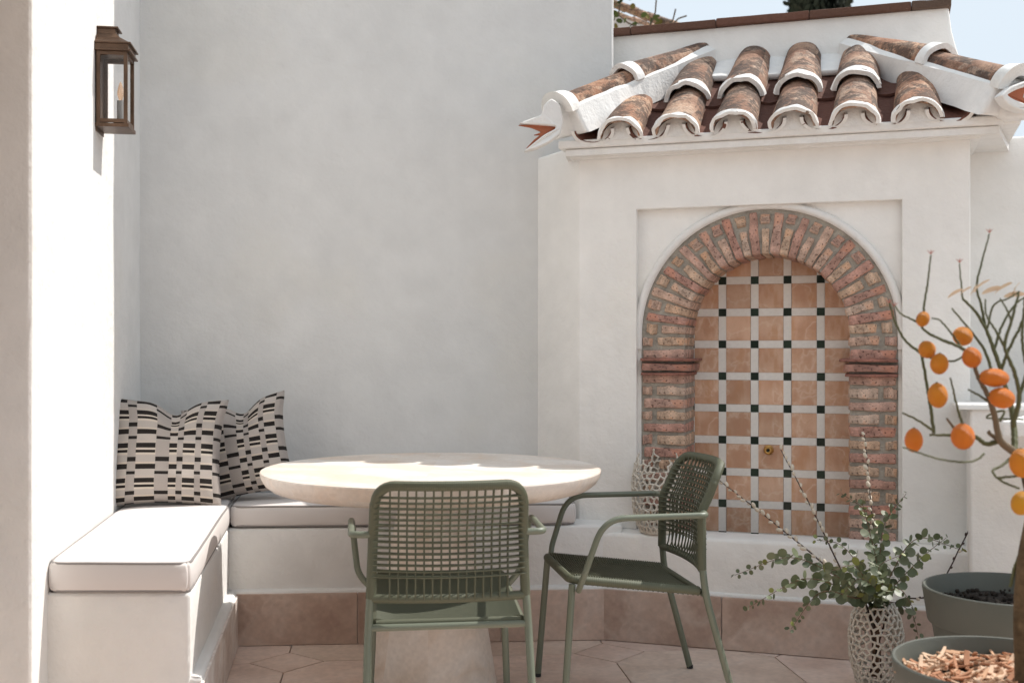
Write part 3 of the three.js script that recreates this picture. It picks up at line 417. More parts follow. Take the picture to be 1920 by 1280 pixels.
// ---------------------------------------------------------------- corner bench
{
  const o = thing('masonry_bench', 'white plastered masonry corner bench along the two walls', 'bench');
  const IC = [-1.143, -4.62], FE = [0.455, -4.725], fr = 3.41;
  const inner = d => IC[0] + 0.154 * (4.62 - d);
  part('long_seat_base', block([[WALL_X(fr) - 0.06, -fr], [inner(fr), -fr], [IC[0], IC[1]], [IC[0] - 0.07, -5.08], [WALL_X(5.06) - 0.06, -5.08]], -0.01, 0.467, { r: 0.014, amp: 0.004 }), plaster, o);
  part('back_seat_base', block([[IC[0] - 0.05, IC[1]], [FE[0], FE[1]], [FE[0] + 0.05, -5.3], [IC[0] - 0.05, -5.15]], -0.01, 0.4665, { r: 0.012, amp: 0.003 }), plaster, o);
  const sd = V(FE[0] - IC[0], 0, FE[1] - IC[1]).normalize(), ry = -Math.atan2(sd.z, sd.x), nf = V(-sd.z, 0, sd.x);
  part('plinth_shoulder', merge([block([[IC[0], IC[1] - 0.04], [IC[0] + 0.0, IC[1] + 0.018], [FE[0] - 0.02, FE[1] + 0.018], [FE[0] - 0.02, FE[1] - 0.04]], -0.01, 0.222, { r: 0.005, top: 0.014, amp: 0.0015 }),
    block([[inner(fr) - 0.04, -fr - 0.003], [inner(fr) + 0.034, -fr - 0.003], [inner(4.64) + 0.034, -4.64], [inner(4.64) - 0.04, -4.64]], -0.01, 0.218, { r: 0.005, top: 0.014, amp: 0.0015 })]), plaster, o);
  const sk = hold('skirting', o); let cuts = [0.034, 0.52, 1.10, 1.60]; for (let i = 0; i < 3; i++) { const a = cuts[i], b = cuts[i + 1], m = part('skirting_slab', uvm(rbox(b - a - 0.002, 0.207, 0.014, 0.003), i * 0.9, i * 0.3), skirtStone[(i + 1) % 2], sk); m.position.set(IC[0], 0.104, IC[1]).addScaledVector(sd, (a + b) / 2).add(V(0, 0, 0.0195)); m.rotation.y = ry; }
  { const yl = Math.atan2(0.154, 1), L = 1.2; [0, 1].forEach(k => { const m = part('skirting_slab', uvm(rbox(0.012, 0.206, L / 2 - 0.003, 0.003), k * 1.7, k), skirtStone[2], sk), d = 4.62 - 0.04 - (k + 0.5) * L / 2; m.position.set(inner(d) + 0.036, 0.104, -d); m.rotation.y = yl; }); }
}
// ---------------------------------------------------------------- seat cushions
const weave = tex(256, (x, y) => { const k = 0.5 + 0.25 * Math.sin(x * Math.PI * 2 * 48) + 0.25 * Math.sin(y * Math.PI * 2 * 48); return [k, k, k]; });
const canvasCloth = M([0.71, 0.665, 0.64], { bumpMap: rep(weave, 6), bumpScale: 0.0006, roughness: 0.95 });
const pipingCloth = M([0.27, 0.25, 0.24], { roughness: 0.95 });
function quadMap(q, w, d) { return v => { const s = v.x / w + 0.5, t = v.z / d + 0.5; const a = [lerp(q[0][0], q[1][0], s), lerp(q[0][1], q[1][1], s)], b = [lerp(q[3][0], q[2][0], s), lerp(q[3][1], q[2][1], s)]; v.x = lerp(a[0], b[0], t); v.z = lerp(a[1], b[1], t); }; }  // q: back-left, back-right, front-right, front-left
function cushion(label, q, y0, y1) {
  const o = thing('seat_cushion', label, 'cushion', null, 0, 'off-white bench cushions');
  const w = 0.5 * (Math.hypot(q[1][0] - q[0][0], q[1][1] - q[0][1]) + Math.hypot(q[2][0] - q[3][0], q[2][1] - q[3][1])), d = 0.5 * (Math.hypot(q[3][0] - q[0][0], q[3][1] - q[0][1]) + Math.hypot(q[2][0] - q[1][0], q[2][1] - q[1][1])), h = y1 - y0, mp = quadMap(q, w, d);
  const puff = v => { const ex = 1 - Math.min(1, Math.abs(v.x) / (w / 2)) ** 4, ez = 1 - Math.min(1, Math.abs(v.z) / (d / 2)) ** 4; if (v.y > 0) v.y += 0.010 * ex * ez + 0.003 * n3(v.x * 4 + w, 1, v.z * 4) + 0.0018 * n3(v.x * 11 + w, 4, v.z * 9) * ex * ez; const side = 1 - (2 * v.y / h) ** 2; if (side > 0) { if (Math.abs(v.x) > w / 2 - 0.03) v.x += Math.sign(v.x) * 0.006 * side; if (Math.abs(v.z) > d / 2 - 0.03) v.z += Math.sign(v.z) * 0.006 * side; } };
  const g = rbox(w, h, d, 0.014, 4, 14, 6, 20); warp(g, v => { // soft vertical corners
    const R = 0.035, cx = Math.abs(v.x) - (w / 2 - R), cz = Math.abs(v.z) - (d / 2 - R); if (cx > 0 && cz > 0) { const L = Math.max(cx, cz) / Math.hypot(cx, cz); v.x = Math.sign(v.x) * (w / 2 - R + cx * L); v.z = Math.sign(v.z) * (d / 2 - R + cz * L); } puff(v); });
  const uvp = uvm(warp(g.index ? g : g, v => { mp(v); v.y += (y0 + y1) / 2; })); part('cover', crease(uvp, 1.0), canvasCloth, o);
  for (const s of [1, -1]) { const ou = roundOutline([[-w / 2 + 0.002, -d / 2 + 0.002], [w / 2 - 0.002, -d / 2 + 0.002], [w / 2 - 0.002, d / 2 - 0.002], [-w / 2 + 0.002, d / 2 - 0.002]], 0.05, 0.03); const pts = ou.map(p => { const v = V(p[0], s * (h / 2 - 0.005), p[1]); v.y += 0.003 * n3(p[0] * 5, s, p[1] * 5); mp(v); v.y += (y0 + y1) / 2; return v; }); part('piping', sweep(pts, 0.0042, 6, { closed: true }), pipingCloth, o); }
  return o;
}
cushion('long off-white cushion on the sunlit bench beside the lantern wall', [[-1.628, -5.02], [-1.202, -4.99], [-0.955, -3.40], [-1.378, -3.40]], 0.470, 0.562);
cushion('shaded off-white cushion on the back bench behind the table', [[-1.19, -5.045], [0.235, -5.16], [0.262, -4.715], [-1.137, -4.625]], 0.470, 0.558);
// ---------------------------------------------------------------- patterned pillows
const pillowMap = (() => {
  const c = document.createElement('canvas'); c.width = c.height = 1024; const x = c.getContext('2d'), r = rng(19); x.fillStyle = '#cbc0b6'; x.fillRect(0, 0, 1024, 1024);
  const rows = [[1, 42], [2, 24], [1, 42], [3, 20], [2, 36]], A = [[0.05, 0.17], [0.25, 0.42], [0.535, 0.60], [0.65, 0.755], [0.81, 0.925]], B = [[-0.02, 0.05], [0.17, 0.25], [0.42, 0.535], [0.60, 0.65], [0.755, 0.81], [0.925, 1.02]];
  for (let i = 0, y = 8; y < 1024; i++) { const [t, h] = rows[i % 5], H = h + 4; const band = ['#d8c9ba', '#c8beb6', '#cfc2b7', '#dacdbf', '#c3b9b1'][i % 5];
    x.fillStyle = band; x.fillRect(0, y - 18, 1024, 66);
    for (const [a, b] of B) { x.fillStyle = '#b6aca5'; x.fillRect(a * 1024, y - 18, (b - a) * 1024, 66); }
    x.fillStyle = '#221c19'; for (const [a, b] of t === 2 ? B : A) { const j = (r() - 0.5) * 5; x.fillRect(a * 1024 + j, y + (r() - 0.5) * 4, (b - a) * 1024 + (r() - 0.5) * 5, H); }
    y += 63; }
  const d = x.getImageData(0, 0, 1024, 1024); for (let i = 0; i < 1024 * 1024; i++) { const q = i % 1024, p = (i / 1024) | 0, k = 0.93 + 0.1 * ((p >> 1) % 2) * ((q >> 1) % 2 ? 1 : 0.6) + (r() - 0.5) * 0.08; for (let c2 = 0; c2 < 3; c2++) d.data[i * 4 + c2] = clamp(d.data[i * 4 + c2] * k, 0, 255); } x.putImageData(d, 0, 0);
  const t = new THREE.CanvasTexture(c); t.colorSpace = THREE.SRGBColorSpace; t.anisotropy = 8; return t;
})();
const pillowCloth = new THREE.MeshStandardMaterial({ map: pillowMap, bumpMap: rep(weave, 5), bumpScale: 0.0008, roughness: 0.95 });
function pillow(label, size, pos, q, seed, chop) {
  const o = thing('throw_pillow', label, 'pillow', pos, 0, 'patterned pillows'); o.quaternion.copy(q);
  const n = 44, pos2 = [], uv = [], idx = [], S = size / 2; const z0 = makeNoise(seed);
  for (const f of [1, -1]) { const base = pos2.length / 3; for (let j = 0; j <= n; j++) for (let i = 0; i <= n; i++) { const u = i / n * 2 - 1, v = j / n * 2 - 1; let px = u * (1 - 0.10 * (1 - v * v) * u * u), py = v * (1 - 0.10 * (1 - u * u) * v * v); const cr = 1 - 0.03 * Math.pow(Math.abs(u * v), 6); px *= cr; py *= cr; const e = Math.max(0, (1 - u ** 2)) ** 0.5 * Math.max(0, (1 - v ** 2)) ** 0.5, full = Math.pow(e, 0.8);
    let t = 0.47 * full; const wr = (z0.n2(u * 4 + 20, v * 4 + 20, 64) - 0.5) * 0.05 * full + 0.02 * Math.sin(u * 20 + v * 9) * full * sm(0.5, 0.95, Math.max(Math.abs(u), Math.abs(v))); t += wr;
    if (chop) { const dx = u - chop[0], dent = Math.exp(-(dx * dx) / 0.055) * sm(0.05, 1, v); py -= 0.23 * dent; t *= 1 - 0.30 * dent; t += 0.05 * Math.exp(-((Math.abs(dx) - 0.42) ** 2) / 0.02) * sm(0.4, 0.8, v) * full; px += 0.05 * Math.sign(dx) * Math.min(1, Math.abs(dx) * 3) * sm(0.5, 1, v) * (Math.abs(u) < 0.95 ? 1 : 1); }
    py += 0.03 * Math.max(0, -v - 0.7) * 3; pos2.push(px * S, py * S, f * t * S * 0.78); uv.push(f > 0 ? i / n : 1 - i / n, j / n); }
    for (let j = 0; j < n; j++) for (let i = 0; i < n; i++) { const a = base + j * (n + 1) + i, b = a + 1, c = a + n + 1, d = c + 1; f > 0 ? idx.push(a, b, c, b, d, c) : idx.push(a, c, b, b, c, d); } }
  const g = new THREE.BufferGeometry(); g.setAttribute('position', new THREE.Float32BufferAttribute(pos2, 3)); g.setAttribute('uv', new THREE.Float32BufferAttribute(uv, 2)); g.setIndex(idx); g.computeVertexNormals();
  part('cover', g, pillowCloth, o); return o;
}
const eul = (x, y, z) => new THREE.Quaternion().setFromEuler(new THREE.Euler(x, y, z, 'YXZ'));
pillow('black and beige patterned pillow, front one, leaning in the bench corner', 0.455, V(-1.385, 0.775, -4.60), eul(-0.24, 0.2, -0.03), 301, [0.12, 1]);
pillow('tilted black and beige patterned pillow, standing behind the other pillow, by the table', 0.44, V(-1.15, 0.768, -4.83), eul(-0.24, -0.04, 0.20), 302, [0.18, 1]);
// ---------------------------------------------------------------- round stone table
{
  const o = thing('round_table', 'round cream stone table with rounded edge and tapered pedestal', 'table', V(-0.287, 0, -4.12));
  o.scale.set(0.967, 1.02, 0.967);
  const L = (pts, n) => uvm(new THREE.LatheGeometry(pts.map(p => new THREE.Vector2(...p)), n));
  const R = 0.628; const prof = [[0, 0.672], [0.30, 0.672], [0.46, 0.672], [0.54, 0.676], [0.584, 0.687], [0.609, 0.704], [0.6225, 0.726], [0.6275, 0.744], [0.626, 0.7487], [0.6225, 0.75], [0.45, 0.75], [0, 0.75]];
  part('tabletop', crease(L(prof, 96), 0.5), tableStone, o);
  part('pedestal', crease(L([[0, 0], [0.238, 0], [0.241, 0.004], [0.236, 0.02], [0.21, 0.17], [0.182, 0.33], [0.15, 0.5], [0.125, 0.62], [0.118, 0.672], [0, 0.672]], 64), 0.6), tableStone, o);
}
// ---------------------------------------------------------------- corded armchairs
const chairPaint = M([0.155, 0.175, 0.13], { roughness: 0.42 }), cordPaint = M([0.098, 0.105, 0.066], { roughness: 0.62 });
function makeChair(label) {
  const o = thing('corded_armchair', label, 'chair', V(0, 0, 0), 0, 'green corded armchairs');
  const wrapped = (pts, r, closed) => sweep(resample(pts, 0.0016, closed), (t, i) => r * (0.955 + 0.045 * Math.abs(Math.sin(i * Math.PI / 4))), 10, { closed });
  const BOW = 0.045, YB = 0.462, YT = 0.802;
  const hw = y => lerp(0.229, 0.216, (y - YB) / (YT - YB)), zb = y => y < 0.64 ? -0.222 - 0.004 * (y - 0.46) : -0.2225 - 0.42 * (y - 0.64) * sm(0.60, 0.70, y), bow = (x, y) => -BOW * (1 - (x / hw(y)) ** 2) * sm(0.40, 0.60, y + 0.05);
  // legs (rear ones run on as the back posts under the cord wrap)
  for (const s of [-1, 1]) {
    part('leg', sweep(bendPath([V(s * 0.246, 0.004, -0.335), V(s * 0.236, 0.38, -0.232), V(s * 0.2295, YB + 0.02, -0.2225)], 0.06), 0.0118, 10), chairPaint, o);
    part('leg', sweep([V(s * 0.232, 0.004, 0.246), V(s * 0.213, 0.425, 0.214)], 0.0115, 10), chairPaint, o);
  }
  for (const [x, z] of [[0.246, -0.335], [0.232, 0.246]]) for (const s of [-1, 1]) part('foot', new THREE.CylinderGeometry(0.0122, 0.0122, 0.012, 12).translate(s * x, 0.006, z), M([0.03, 0.03, 0.03]), o);
  part('crossbar', stick(V(-0.236, 0.378, -0.232), V(0.236, 0.378, -0.232), 0.0105, 10), chairPaint, o);
  // back frame, wrapped with cord
  const loop = []; { const add = (x, y) => loop.push(V(x, y, zb(y) + bow(x, y))); const R = 0.055, c = (cx, cy, a0, a1) => { for (let i = 0; i <= 8; i++) { const a = lerp(a0, a1, i / 8); add(cx + R * Math.cos(a), cy + R * Math.sin(a)); } };
    for (let i = 0; i <= 20; i++) { const y = lerp(YB, YT - R, i / 20); add(hw(y), y); } c(hw(YT) - R, YT - R, 0, Math.PI / 2); for (let i = 1; i < 14; i++) add(lerp(hw(YT) - R, -hw(YT) + R, i / 14), YT); c(-hw(YT) + R, YT - R, Math.PI / 2, Math.PI); for (let i = 0; i <= 20; i++) { const y = lerp(YT - R, YB, i / 20); add(-hw(y), y); } }
  const back = part('back_frame', wrapped(loop, 0.0152), cordPaint, o);
  const rail = []; for (let i = 0; i <= 16; i++) { const x = lerp(-hw(YB), hw(YB), i / 16); rail.push(V(x, YB, zb(YB) + bow(x, YB))); } part('back_rail', wrapped(rail, 0.0135), cordPaint, o);
  const bk = hold('back_weave', o), r = rng(23);
  for (let k = 0; k < 15; k++) for (const l of [-1, 1]) { const y = lerp(YT - 0.036, YB + 0.066, k / 14) , w = y > YT - 0.055 ? hw(YT) - 0.055 + Math.sqrt(Math.max(0, 0.055 ** 2 - (y - YT + 0.055) ** 2)) : hw(y), pts = []; for (let i = 0; i <= 12; i++) { const x = lerp(-w, w, i / 12), e = Math.abs(x) / w; pts.push(V(x, y + (r() - 0.5) * 0.0008, zb(y) + bow(x, y) + l * (0.0075 + 0.007 * e ** 6))); } part('cord', sweep(pts, 0.0027, 6), cordPaint, bk); }
  for (let k = 0; k < 15; k++) for (const l of [-1, 1]) { const f = (k - 7) / 7, pts = []; for (let i = 0; i <= 12; i++) { const t = i / 12, y = lerp(YB, YT, t), x = f * 0.174; pts.push(V(x, y, zb(y) + bow(x, y) + l * (0.0045 + 0.009 * Math.abs(2 * t - 1) ** 8))); } part('cord', sweep(pts, 0.0027, 6), cordPaint, bk); }
  // seat: two wrapped side rails and front rail, cords across
  const RB = s => V(s * 0.214, 0.388, -0.218), FR = s => V(s * 0.206, 0.44, 0.208);
  part('seat_frame', merge([wrapped(bendPath([RB(-1), FR(-1).add(V(0, 0, 0.012)), FR(1).add(V(0, 0, 0.012)), RB(1)], 0.03, 6), 0.0145), stick(RB(-1), RB(1), 0.0105, 10)]), cordPaint, o);
  const st = hold('seat_weave', o); const NS = 50; for (let k = 0; k < NS; k++) for (const l of [-1, 1]) { if (l < 0 && k % 2) continue; const t = (k + 0.5) / NS, a = RB(-1).lerp(FR(-1), t), b = RB(1).lerp(FR(1), t), pts = []; for (let i = 0; i <= 8; i++) { const q = i / 8, p = a.clone().lerp(b, q), e = Math.abs(2 * q - 1); p.y += l * (0.003 + 0.011 * e ** 6) - 0.010 * (1 - e * e); pts.push(p); } part('cord', sweep(pts, 0.0031, 6), cordPaint, st); }
  // armrests
  for (const s of [-1, 1]) part('armrest', sweep(bendPath([V(s * 0.226, 0.405, 0.196), V(s * 0.270, 0.455, 0.190), V(s * 0.290, 0.648, 0.125), V(s * 0.286, 0.650, -0.218), V(s * 0.222, 0.650, -0.2265)], [0, 0.05, 0.075, 0.024, 0], 8), 0.0105, 10), chairPaint, o);
  return o;
}
const chairA = makeChair('green corded armchair seen from behind, its back to the viewer, pulled up to the table');
chairA.position.set(-0.215, 0, -3.61); chairA.rotation.y = Math.PI + 0.125;
const chairB = chairA.clone(); chairB.name = numbered('corded_armchair'); scene.add(chairB); tag(chairB, 'green corded armchair turned side-on, standing right of the round table');
chairB.position.set(0.374, 0, -3.99); chairB.rotation.set(0, Math.atan2(-0.985, 0.16), 0);
// ---------------------------------------------------------------- lattice vases
const vaseWhite = M([0.66, 0.61, 0.53], { roughness: 0.5 });
function latticeVase(label, pos, H, prof, nth, rows, wavy, seed, turn = 0) {
  const o = thing('lattice_vase', label, 'vase', pos, turn, 'openwork ceramic vases'), r = rng(seed), gs = [], nodes = new Map();
  const rad = t => { let k = 0; while (k < prof.length - 2 && prof[k + 1][0] < t) k++; const u = clamp((t - prof[k][0]) / (prof[k + 1][0] - prof[k][0]), 0, 1); const s = u * u * (3 - 2 * u) * 0.4 + u * 0.6; return lerp(prof[k][1], prof[k + 1][1], s); };
  const top = th => wavy ? 0.80 + 0.17 * Math.max(0, Math.sin(th * 3 + 0.6 + seed)) + 0.05 * Math.sin(th * 7 + seed) : 0.965 + 0.03 * Math.sin(th * 4 + seed);
  const node = (i, j) => { i = ((i % nth) + nth) % nth; const k = i + ',' + j; if (!nodes.has(k)) { const brickX = (j & 1) ? 0.5 : 0; nodes.set(k, [(i + (r() - 0.5) * 0.75) / nth * Math.PI * 2, clamp((j + ((i + j) % 2 ? -0.17 : 0.17) + (r() - 0.5) * 0.5) / rows, 0.0, 1.02)]); } return nodes.get(k); };
  const P = ([th, t]) => V(Math.cos(th) * rad(t), 0.006 + t * (H - 0.006), Math.sin(th) * rad(t));
  const ok = n => n[1] < top(n[0]);
  const edge = (a, b, w) => { let d = b[0] - a[0]; if (d > Math.PI) d -= 2 * Math.PI; if (d < -Math.PI) d += 2 * Math.PI; const pts = []; for (let i = 0; i <= 3; i++) { const u = i / 3; pts.push(P([a[0] + d * u, lerp(a[1], b[1], u)])); } gs.push(sweep(pts, t => w * (1.18 - 0.36 * Math.sin(t * Math.PI)), 7)); };
  for (let j = 0; j <= rows; j++) for (let i = 0; i < nth; i++) { const a = node(i, j); if (!ok(a)) continue; const w = 0.0036 + r() * 0.0012, rt = node(i + 1, j); if (ok(rt)) edge(a, rt, w); if ((i + j) % 2 === 0) { const u = node(i, j + 1); if (j < rows && ok(u)) edge(a, u, w); else if (wavy && j < rows) edge(a, [a[0] + (r() - 0.5) * 0.15, Math.min(1, a[1] + 0.05)], w * 0.8); } gs.push(new THREE.SphereGeometry(w * 1.25, 6, 5).translate(...P(a).toArray())); }
  part('lattice', merge(gs), vaseWhite, o);
  part('base', new THREE.LatheGeometry([[0, 0], [rad(0) * 0.97, 0], [rad(0) + 0.004, 0.006], [rad(0) + 0.003, 0.016], [rad(0.03) - 0.006, 0.02], [0, 0.012]].map(p => new THREE.Vector2(...p)), 40), vaseWhite, o);
  return o;
}
{
  const p = at(1232, 994, 4.715); p.y = LEDGE; latticeVase('white openwork vase with ragged rim on the fountain ledge beside the chair', p, 0.335, [[0, 0.066], [0.1, 0.082], [0.3, 0.098], [0.55, 0.103], [0.8, 0.094], [1, 0.08]], 46, 13, true, 5, 0.2);
}
const VP = V((1643 - 960) / FPX * 4.03, 0, -4.03);
latticeVase('white openwork vase on the floor holding eucalyptus and willow branches', VP, 0.315, [[0, 0.058], [0.1, 0.07], [0.35, 0.089], [0.6, 0.092], [0.8, 0.082], [0.93, 0.062], [1, 0.05]], 42, 14, false, 9);
// ---------------------------------------------------------------- eucalyptus and willow
{
  const r = rng(37), stemM = M([0.13, 0.075, 0.045], { roughness: 0.8 }), leafT = [[0.13, 0.155, 0.075], [0.085, 0.108, 0.05], [0.165, 0.185, 0.105], [0.22, 0.24, 0.06]].map(c => new THREE.MeshPhysicalMaterial({ color: new THREE.Color().setRGB(...c), roughness: 0.48, transmission: 0.18, thickness: 0, side: THREE.DoubleSide }));
  const lg = [leafGeo(0.036, 0.036, 6, 0.3), leafGeo(0.042, 0.040, 6, 0.22), leafGeo(0.030, 0.032, 5, 0.35)];
  const mouth = V(VP.x, 0.27, VP.z), X = (x, y, d) => at(x, y, d);
  const branches = [ // via, tip (photo pixels, distance)
    [[1560, 1075, 3.9], [1480, 1045, 3.86], [1378, 1078, 3.85], 'tip of the lowest left arch, reaching farthest left'], [[1585, 1105, 3.86], [1510, 1085, 3.8], [1404, 1138, 3.76], 'lower left, drooping'], [[1600, 1120, 3.84], [1540, 1110, 3.8], [1484, 1178, 3.75], 'lowest left, hanging above the floor'],
    [[1610, 1060, 4.1], [1575, 1020, 4.15], [1532, 1012, 4.2], 'up left before the tiles'], [[1640, 1040, 4.15], [1625, 960, 4.2], [1578, 925, 4.22], 'upright, before the brick pier'], [[1650, 1050, 4.05], [1660, 980, 4.1], [1700, 925, 4.15], 'upright, leaning right at the top'], [[1645, 1060, 3.9], [1632, 1000, 3.85], [1618, 945, 3.85], 'centre, upright'],
    [[1675, 1070, 4.0], [1720, 1010, 4.0], [1802, 1030, 4.0], 'far right, arching'], [[1690, 1085, 4.1], [1735, 1040, 4.15], [1775, 1008, 4.15], 'right, behind the arching one'], [[1665, 1110, 3.88], [1690, 1105, 3.82], [1712, 1138, 3.78], 'short, drooping right'], [[1680, 1130, 4.05], [1710, 1150, 4.05], [1722, 1190, 4.05], 'lowest right, beside the pots'], [[1625, 1090, 3.86], [1600, 1060, 3.8], [1560, 1070, 3.76], 'short front, left of centre'], [[1655, 1090, 3.85], [1650, 1060, 3.8], [1690, 1040, 3.78], 'short front, right of centre'],
    [[1640, 1100, 3.84], [1610, 1085, 3.78], [1585, 1110, 3.75], 'short, over the vase rim']];
  const names = ['longest left-reaching eucalyptus branch, arching out over the skirting', 'drooping eucalyptus branch on the left, just below the longest one', 'lowest hanging eucalyptus branch left of the vase', 'eucalyptus branch rising left in front of the tile panel', 'upright eucalyptus branch with small tip leaves before the brick pier', 'upright eucalyptus branch leaning right at the edge of the brick pier', 'tall central eucalyptus branch above the vase', 'eucalyptus branch arching far right towards the upper pot', 'eucalyptus branch rising right, behind the far right arch', 'short eucalyptus branch drooping just right of the vase', 'lowest eucalyptus branch on the right, hanging beside the pot', 'short front eucalyptus branch left of the vase centre', 'short front eucalyptus branch right of the vase centre', 'short leafy eucalyptus branch hanging over the vase rim'];
  branches.forEach(([a, b, c], bi) => {
    const o = thing('eucalyptus_branch', names[bi], 'branch', mouth.clone(), 0, 'eucalyptus branches in the vase');
    const crv = new THREE.CatmullRomCurve3([V(VP.x + (r() - 0.5) * 0.03, 0.04, VP.z + (r() - 0.5) * 0.03), V(VP.x + (a[0] - 1643) * 0.0003, 0.285, VP.z + (r() - 0.5) * 0.05), X(...a), X(...b), X(...c)].map(p => p.sub(mouth)));
    const pts = crv.getSpacedPoints(40); part('stem', sweep(pts, t => lerp(0.0034, 0.0009, t), 6), stemM, o);
    const L = crv.getLength(), n = Math.round(L / 0.033); for (let i = 0; i < n; i++) { const t = lerp(0.40, 1.0, i / (n - 1)); const p = crv.getPointAt(t), T = crv.getTangentAt(t), up = Math.abs(T.y) < 0.9 ? V(0, 1, 0) : V(1, 0, 0), S = V().crossVectors(T, up).normalize(), Q = V().crossVectors(S, T); const ph = (i % 2 ? 1.57 : 0) + (r() - 0.5);
      for (const s of [0, Math.PI]) { if (r() < 0.08) continue; const d = S.clone().multiplyScalar(Math.cos(ph + s)).addScaledVector(Q, Math.sin(ph + s)).addScaledVector(T, 0.5 + 0.3 * r()).normalize(); const m = part('leaf', lg[t > 0.85 ? 2 : Math.floor(r() * 2)], leafT[r() < 0.08 ? 3 : Math.floor(r() * 3)], o); m.position.copy(p).addScaledVector(d, 0.005);
        const nn = V(r() - 0.5, r() * 0.9, r() * 1.4 - 0.1).addScaledVector(T, 0.5); nn.addScaledVector(d, -nn.dot(d)).normalize(); const sd = V().crossVectors(d, nn); m.quaternion.setFromRotationMatrix(new THREE.Matrix4().makeBasis(sd, d, nn)); const k = (0.62 + 0.42 * r()) * (1 - 0.42 * sm(0.7, 1, t)); m.scale.set(k, k, k); } } });
  const willow = [[[1570, 1080, 4.1], [1347, 899, 4.35], 'catkin branch leaning far left, its tip behind the side-on chair'], [[1590, 1090, 4.15], [1464, 842, 4.45], 'catkin branch leaning left across the tile panel'], [[1642, 1040, 4.12], [1622, 815, 4.3], 'upright catkin branch before the brick pier'], [[1752, 1110, 4.2], [1893, 868, 4.35], 'dark catkin branch leaning right behind the pots']];
  const bark = M([0.055, 0.032, 0.024], { roughness: 0.7 }), cat = M([0.66, 0.58, 0.47], { roughness: 1 }), bud = M([0.30, 0.13, 0.06], { roughness: 0.6 });
  const cg = new THREE.SphereGeometry(1, 8, 7), catkin = warp(cg.clone(), v => { v.x *= 0.0075; v.z *= 0.0075; v.y = v.y * 0.0125 + 0.010; });
  willow.forEach(([a, b, label], wi) => {
    const o = thing('willow_branch', label, 'branch', mouth.clone(), 0, 'catkin branches in the vase');
    const crv = new THREE.CatmullRomCurve3([V(VP.x + (1643 - a[0]) * 0.0002, 0.05, VP.z), V(VP.x + (a[0] - 1643) * 0.0006, 0.29, VP.z - 0.01), X(...a), X(lerp(a[0], b[0], 0.5), lerp(a[1], b[1], 0.5) - 4, lerp(a[2], b[2], 0.5)), X(...b)].map(p => p.sub(mouth)));
    part('stem', sweep(crv.getSpacedPoints(50).map(p => p.addScaledVector(V(r() - 0.5, r() - 0.5, r() - 0.5), 0.0016)), t => lerp(0.0042, 0.0016, t), 6), bark, o);
    const n = wi === 3 ? 22 : 26; for (let i = 0; i < n; i++) { const t = lerp(wi === 0 ? 0.42 : 0.36, 1, i / (n - 1)), p = crv.getPointAt(t), T = crv.getTangentAt(t), S = V(r() - 0.5, r() - 0.5, r() - 0.5).cross(T).normalize(), d = T.clone().multiplyScalar(0.85).addScaledVector(S, 0.55).normalize(), m = part(wi === 3 && i % 3 ? 'bud' : 'catkin', catkin, wi === 3 && i % 3 ? bark : cat, o); m.position.copy(p).addScaledVector(S, 0.0018); m.quaternion.setFromUnitVectors(V(0, 1, 0), d); const k = (wi === 3 ? 0.6 : 0.85) * (0.75 + 0.5 * r()); m.scale.setScalar(k); }
  });
}
// ---------------------------------------------------------------- plant pots and soil
const potM = M([0.092, 0.098, 0.082], { roughness: 0.55, bumpMap: rep(fineBump, 4), bumpScale: 0.0006 });
const pot = (label, pos) => { const o = thing('plant_pot', label, 'pot', pos, 0, 'grey-green round plant pots'); const p = [[0, 0.012], [0.168, 0.0], [0.176, 0.004], [0.215, 0.30], [0.224, 0.334], [0.2265, 0.338], [0.238, 0.340], [0.2405, 0.345], [0.2555, 0.443], [0.2555, 0.449], [0.252, 0.452], [0.246, 0.451], [0.243, 0.444], [0.228, 0.34], [0.205, 0.2], [0, 0.2]]; part('body', crease(new THREE.LatheGeometry(p.map(q => new THREE.Vector2(...q)), 80), 0.5), potM, o); return o; };
const PA = V((1893 - 960) / FPX * 3.56, 0, -3.56), PB = V((1884 - 960) / FPX * 2.72, 0, -2.72);
const lowerY = 0.0;
pot('grey-green round pot of bare dark soil, standing behind the other pot', PA);
pot('grey-green round pot mulched with bark, holding the orange fruit tree', PB);
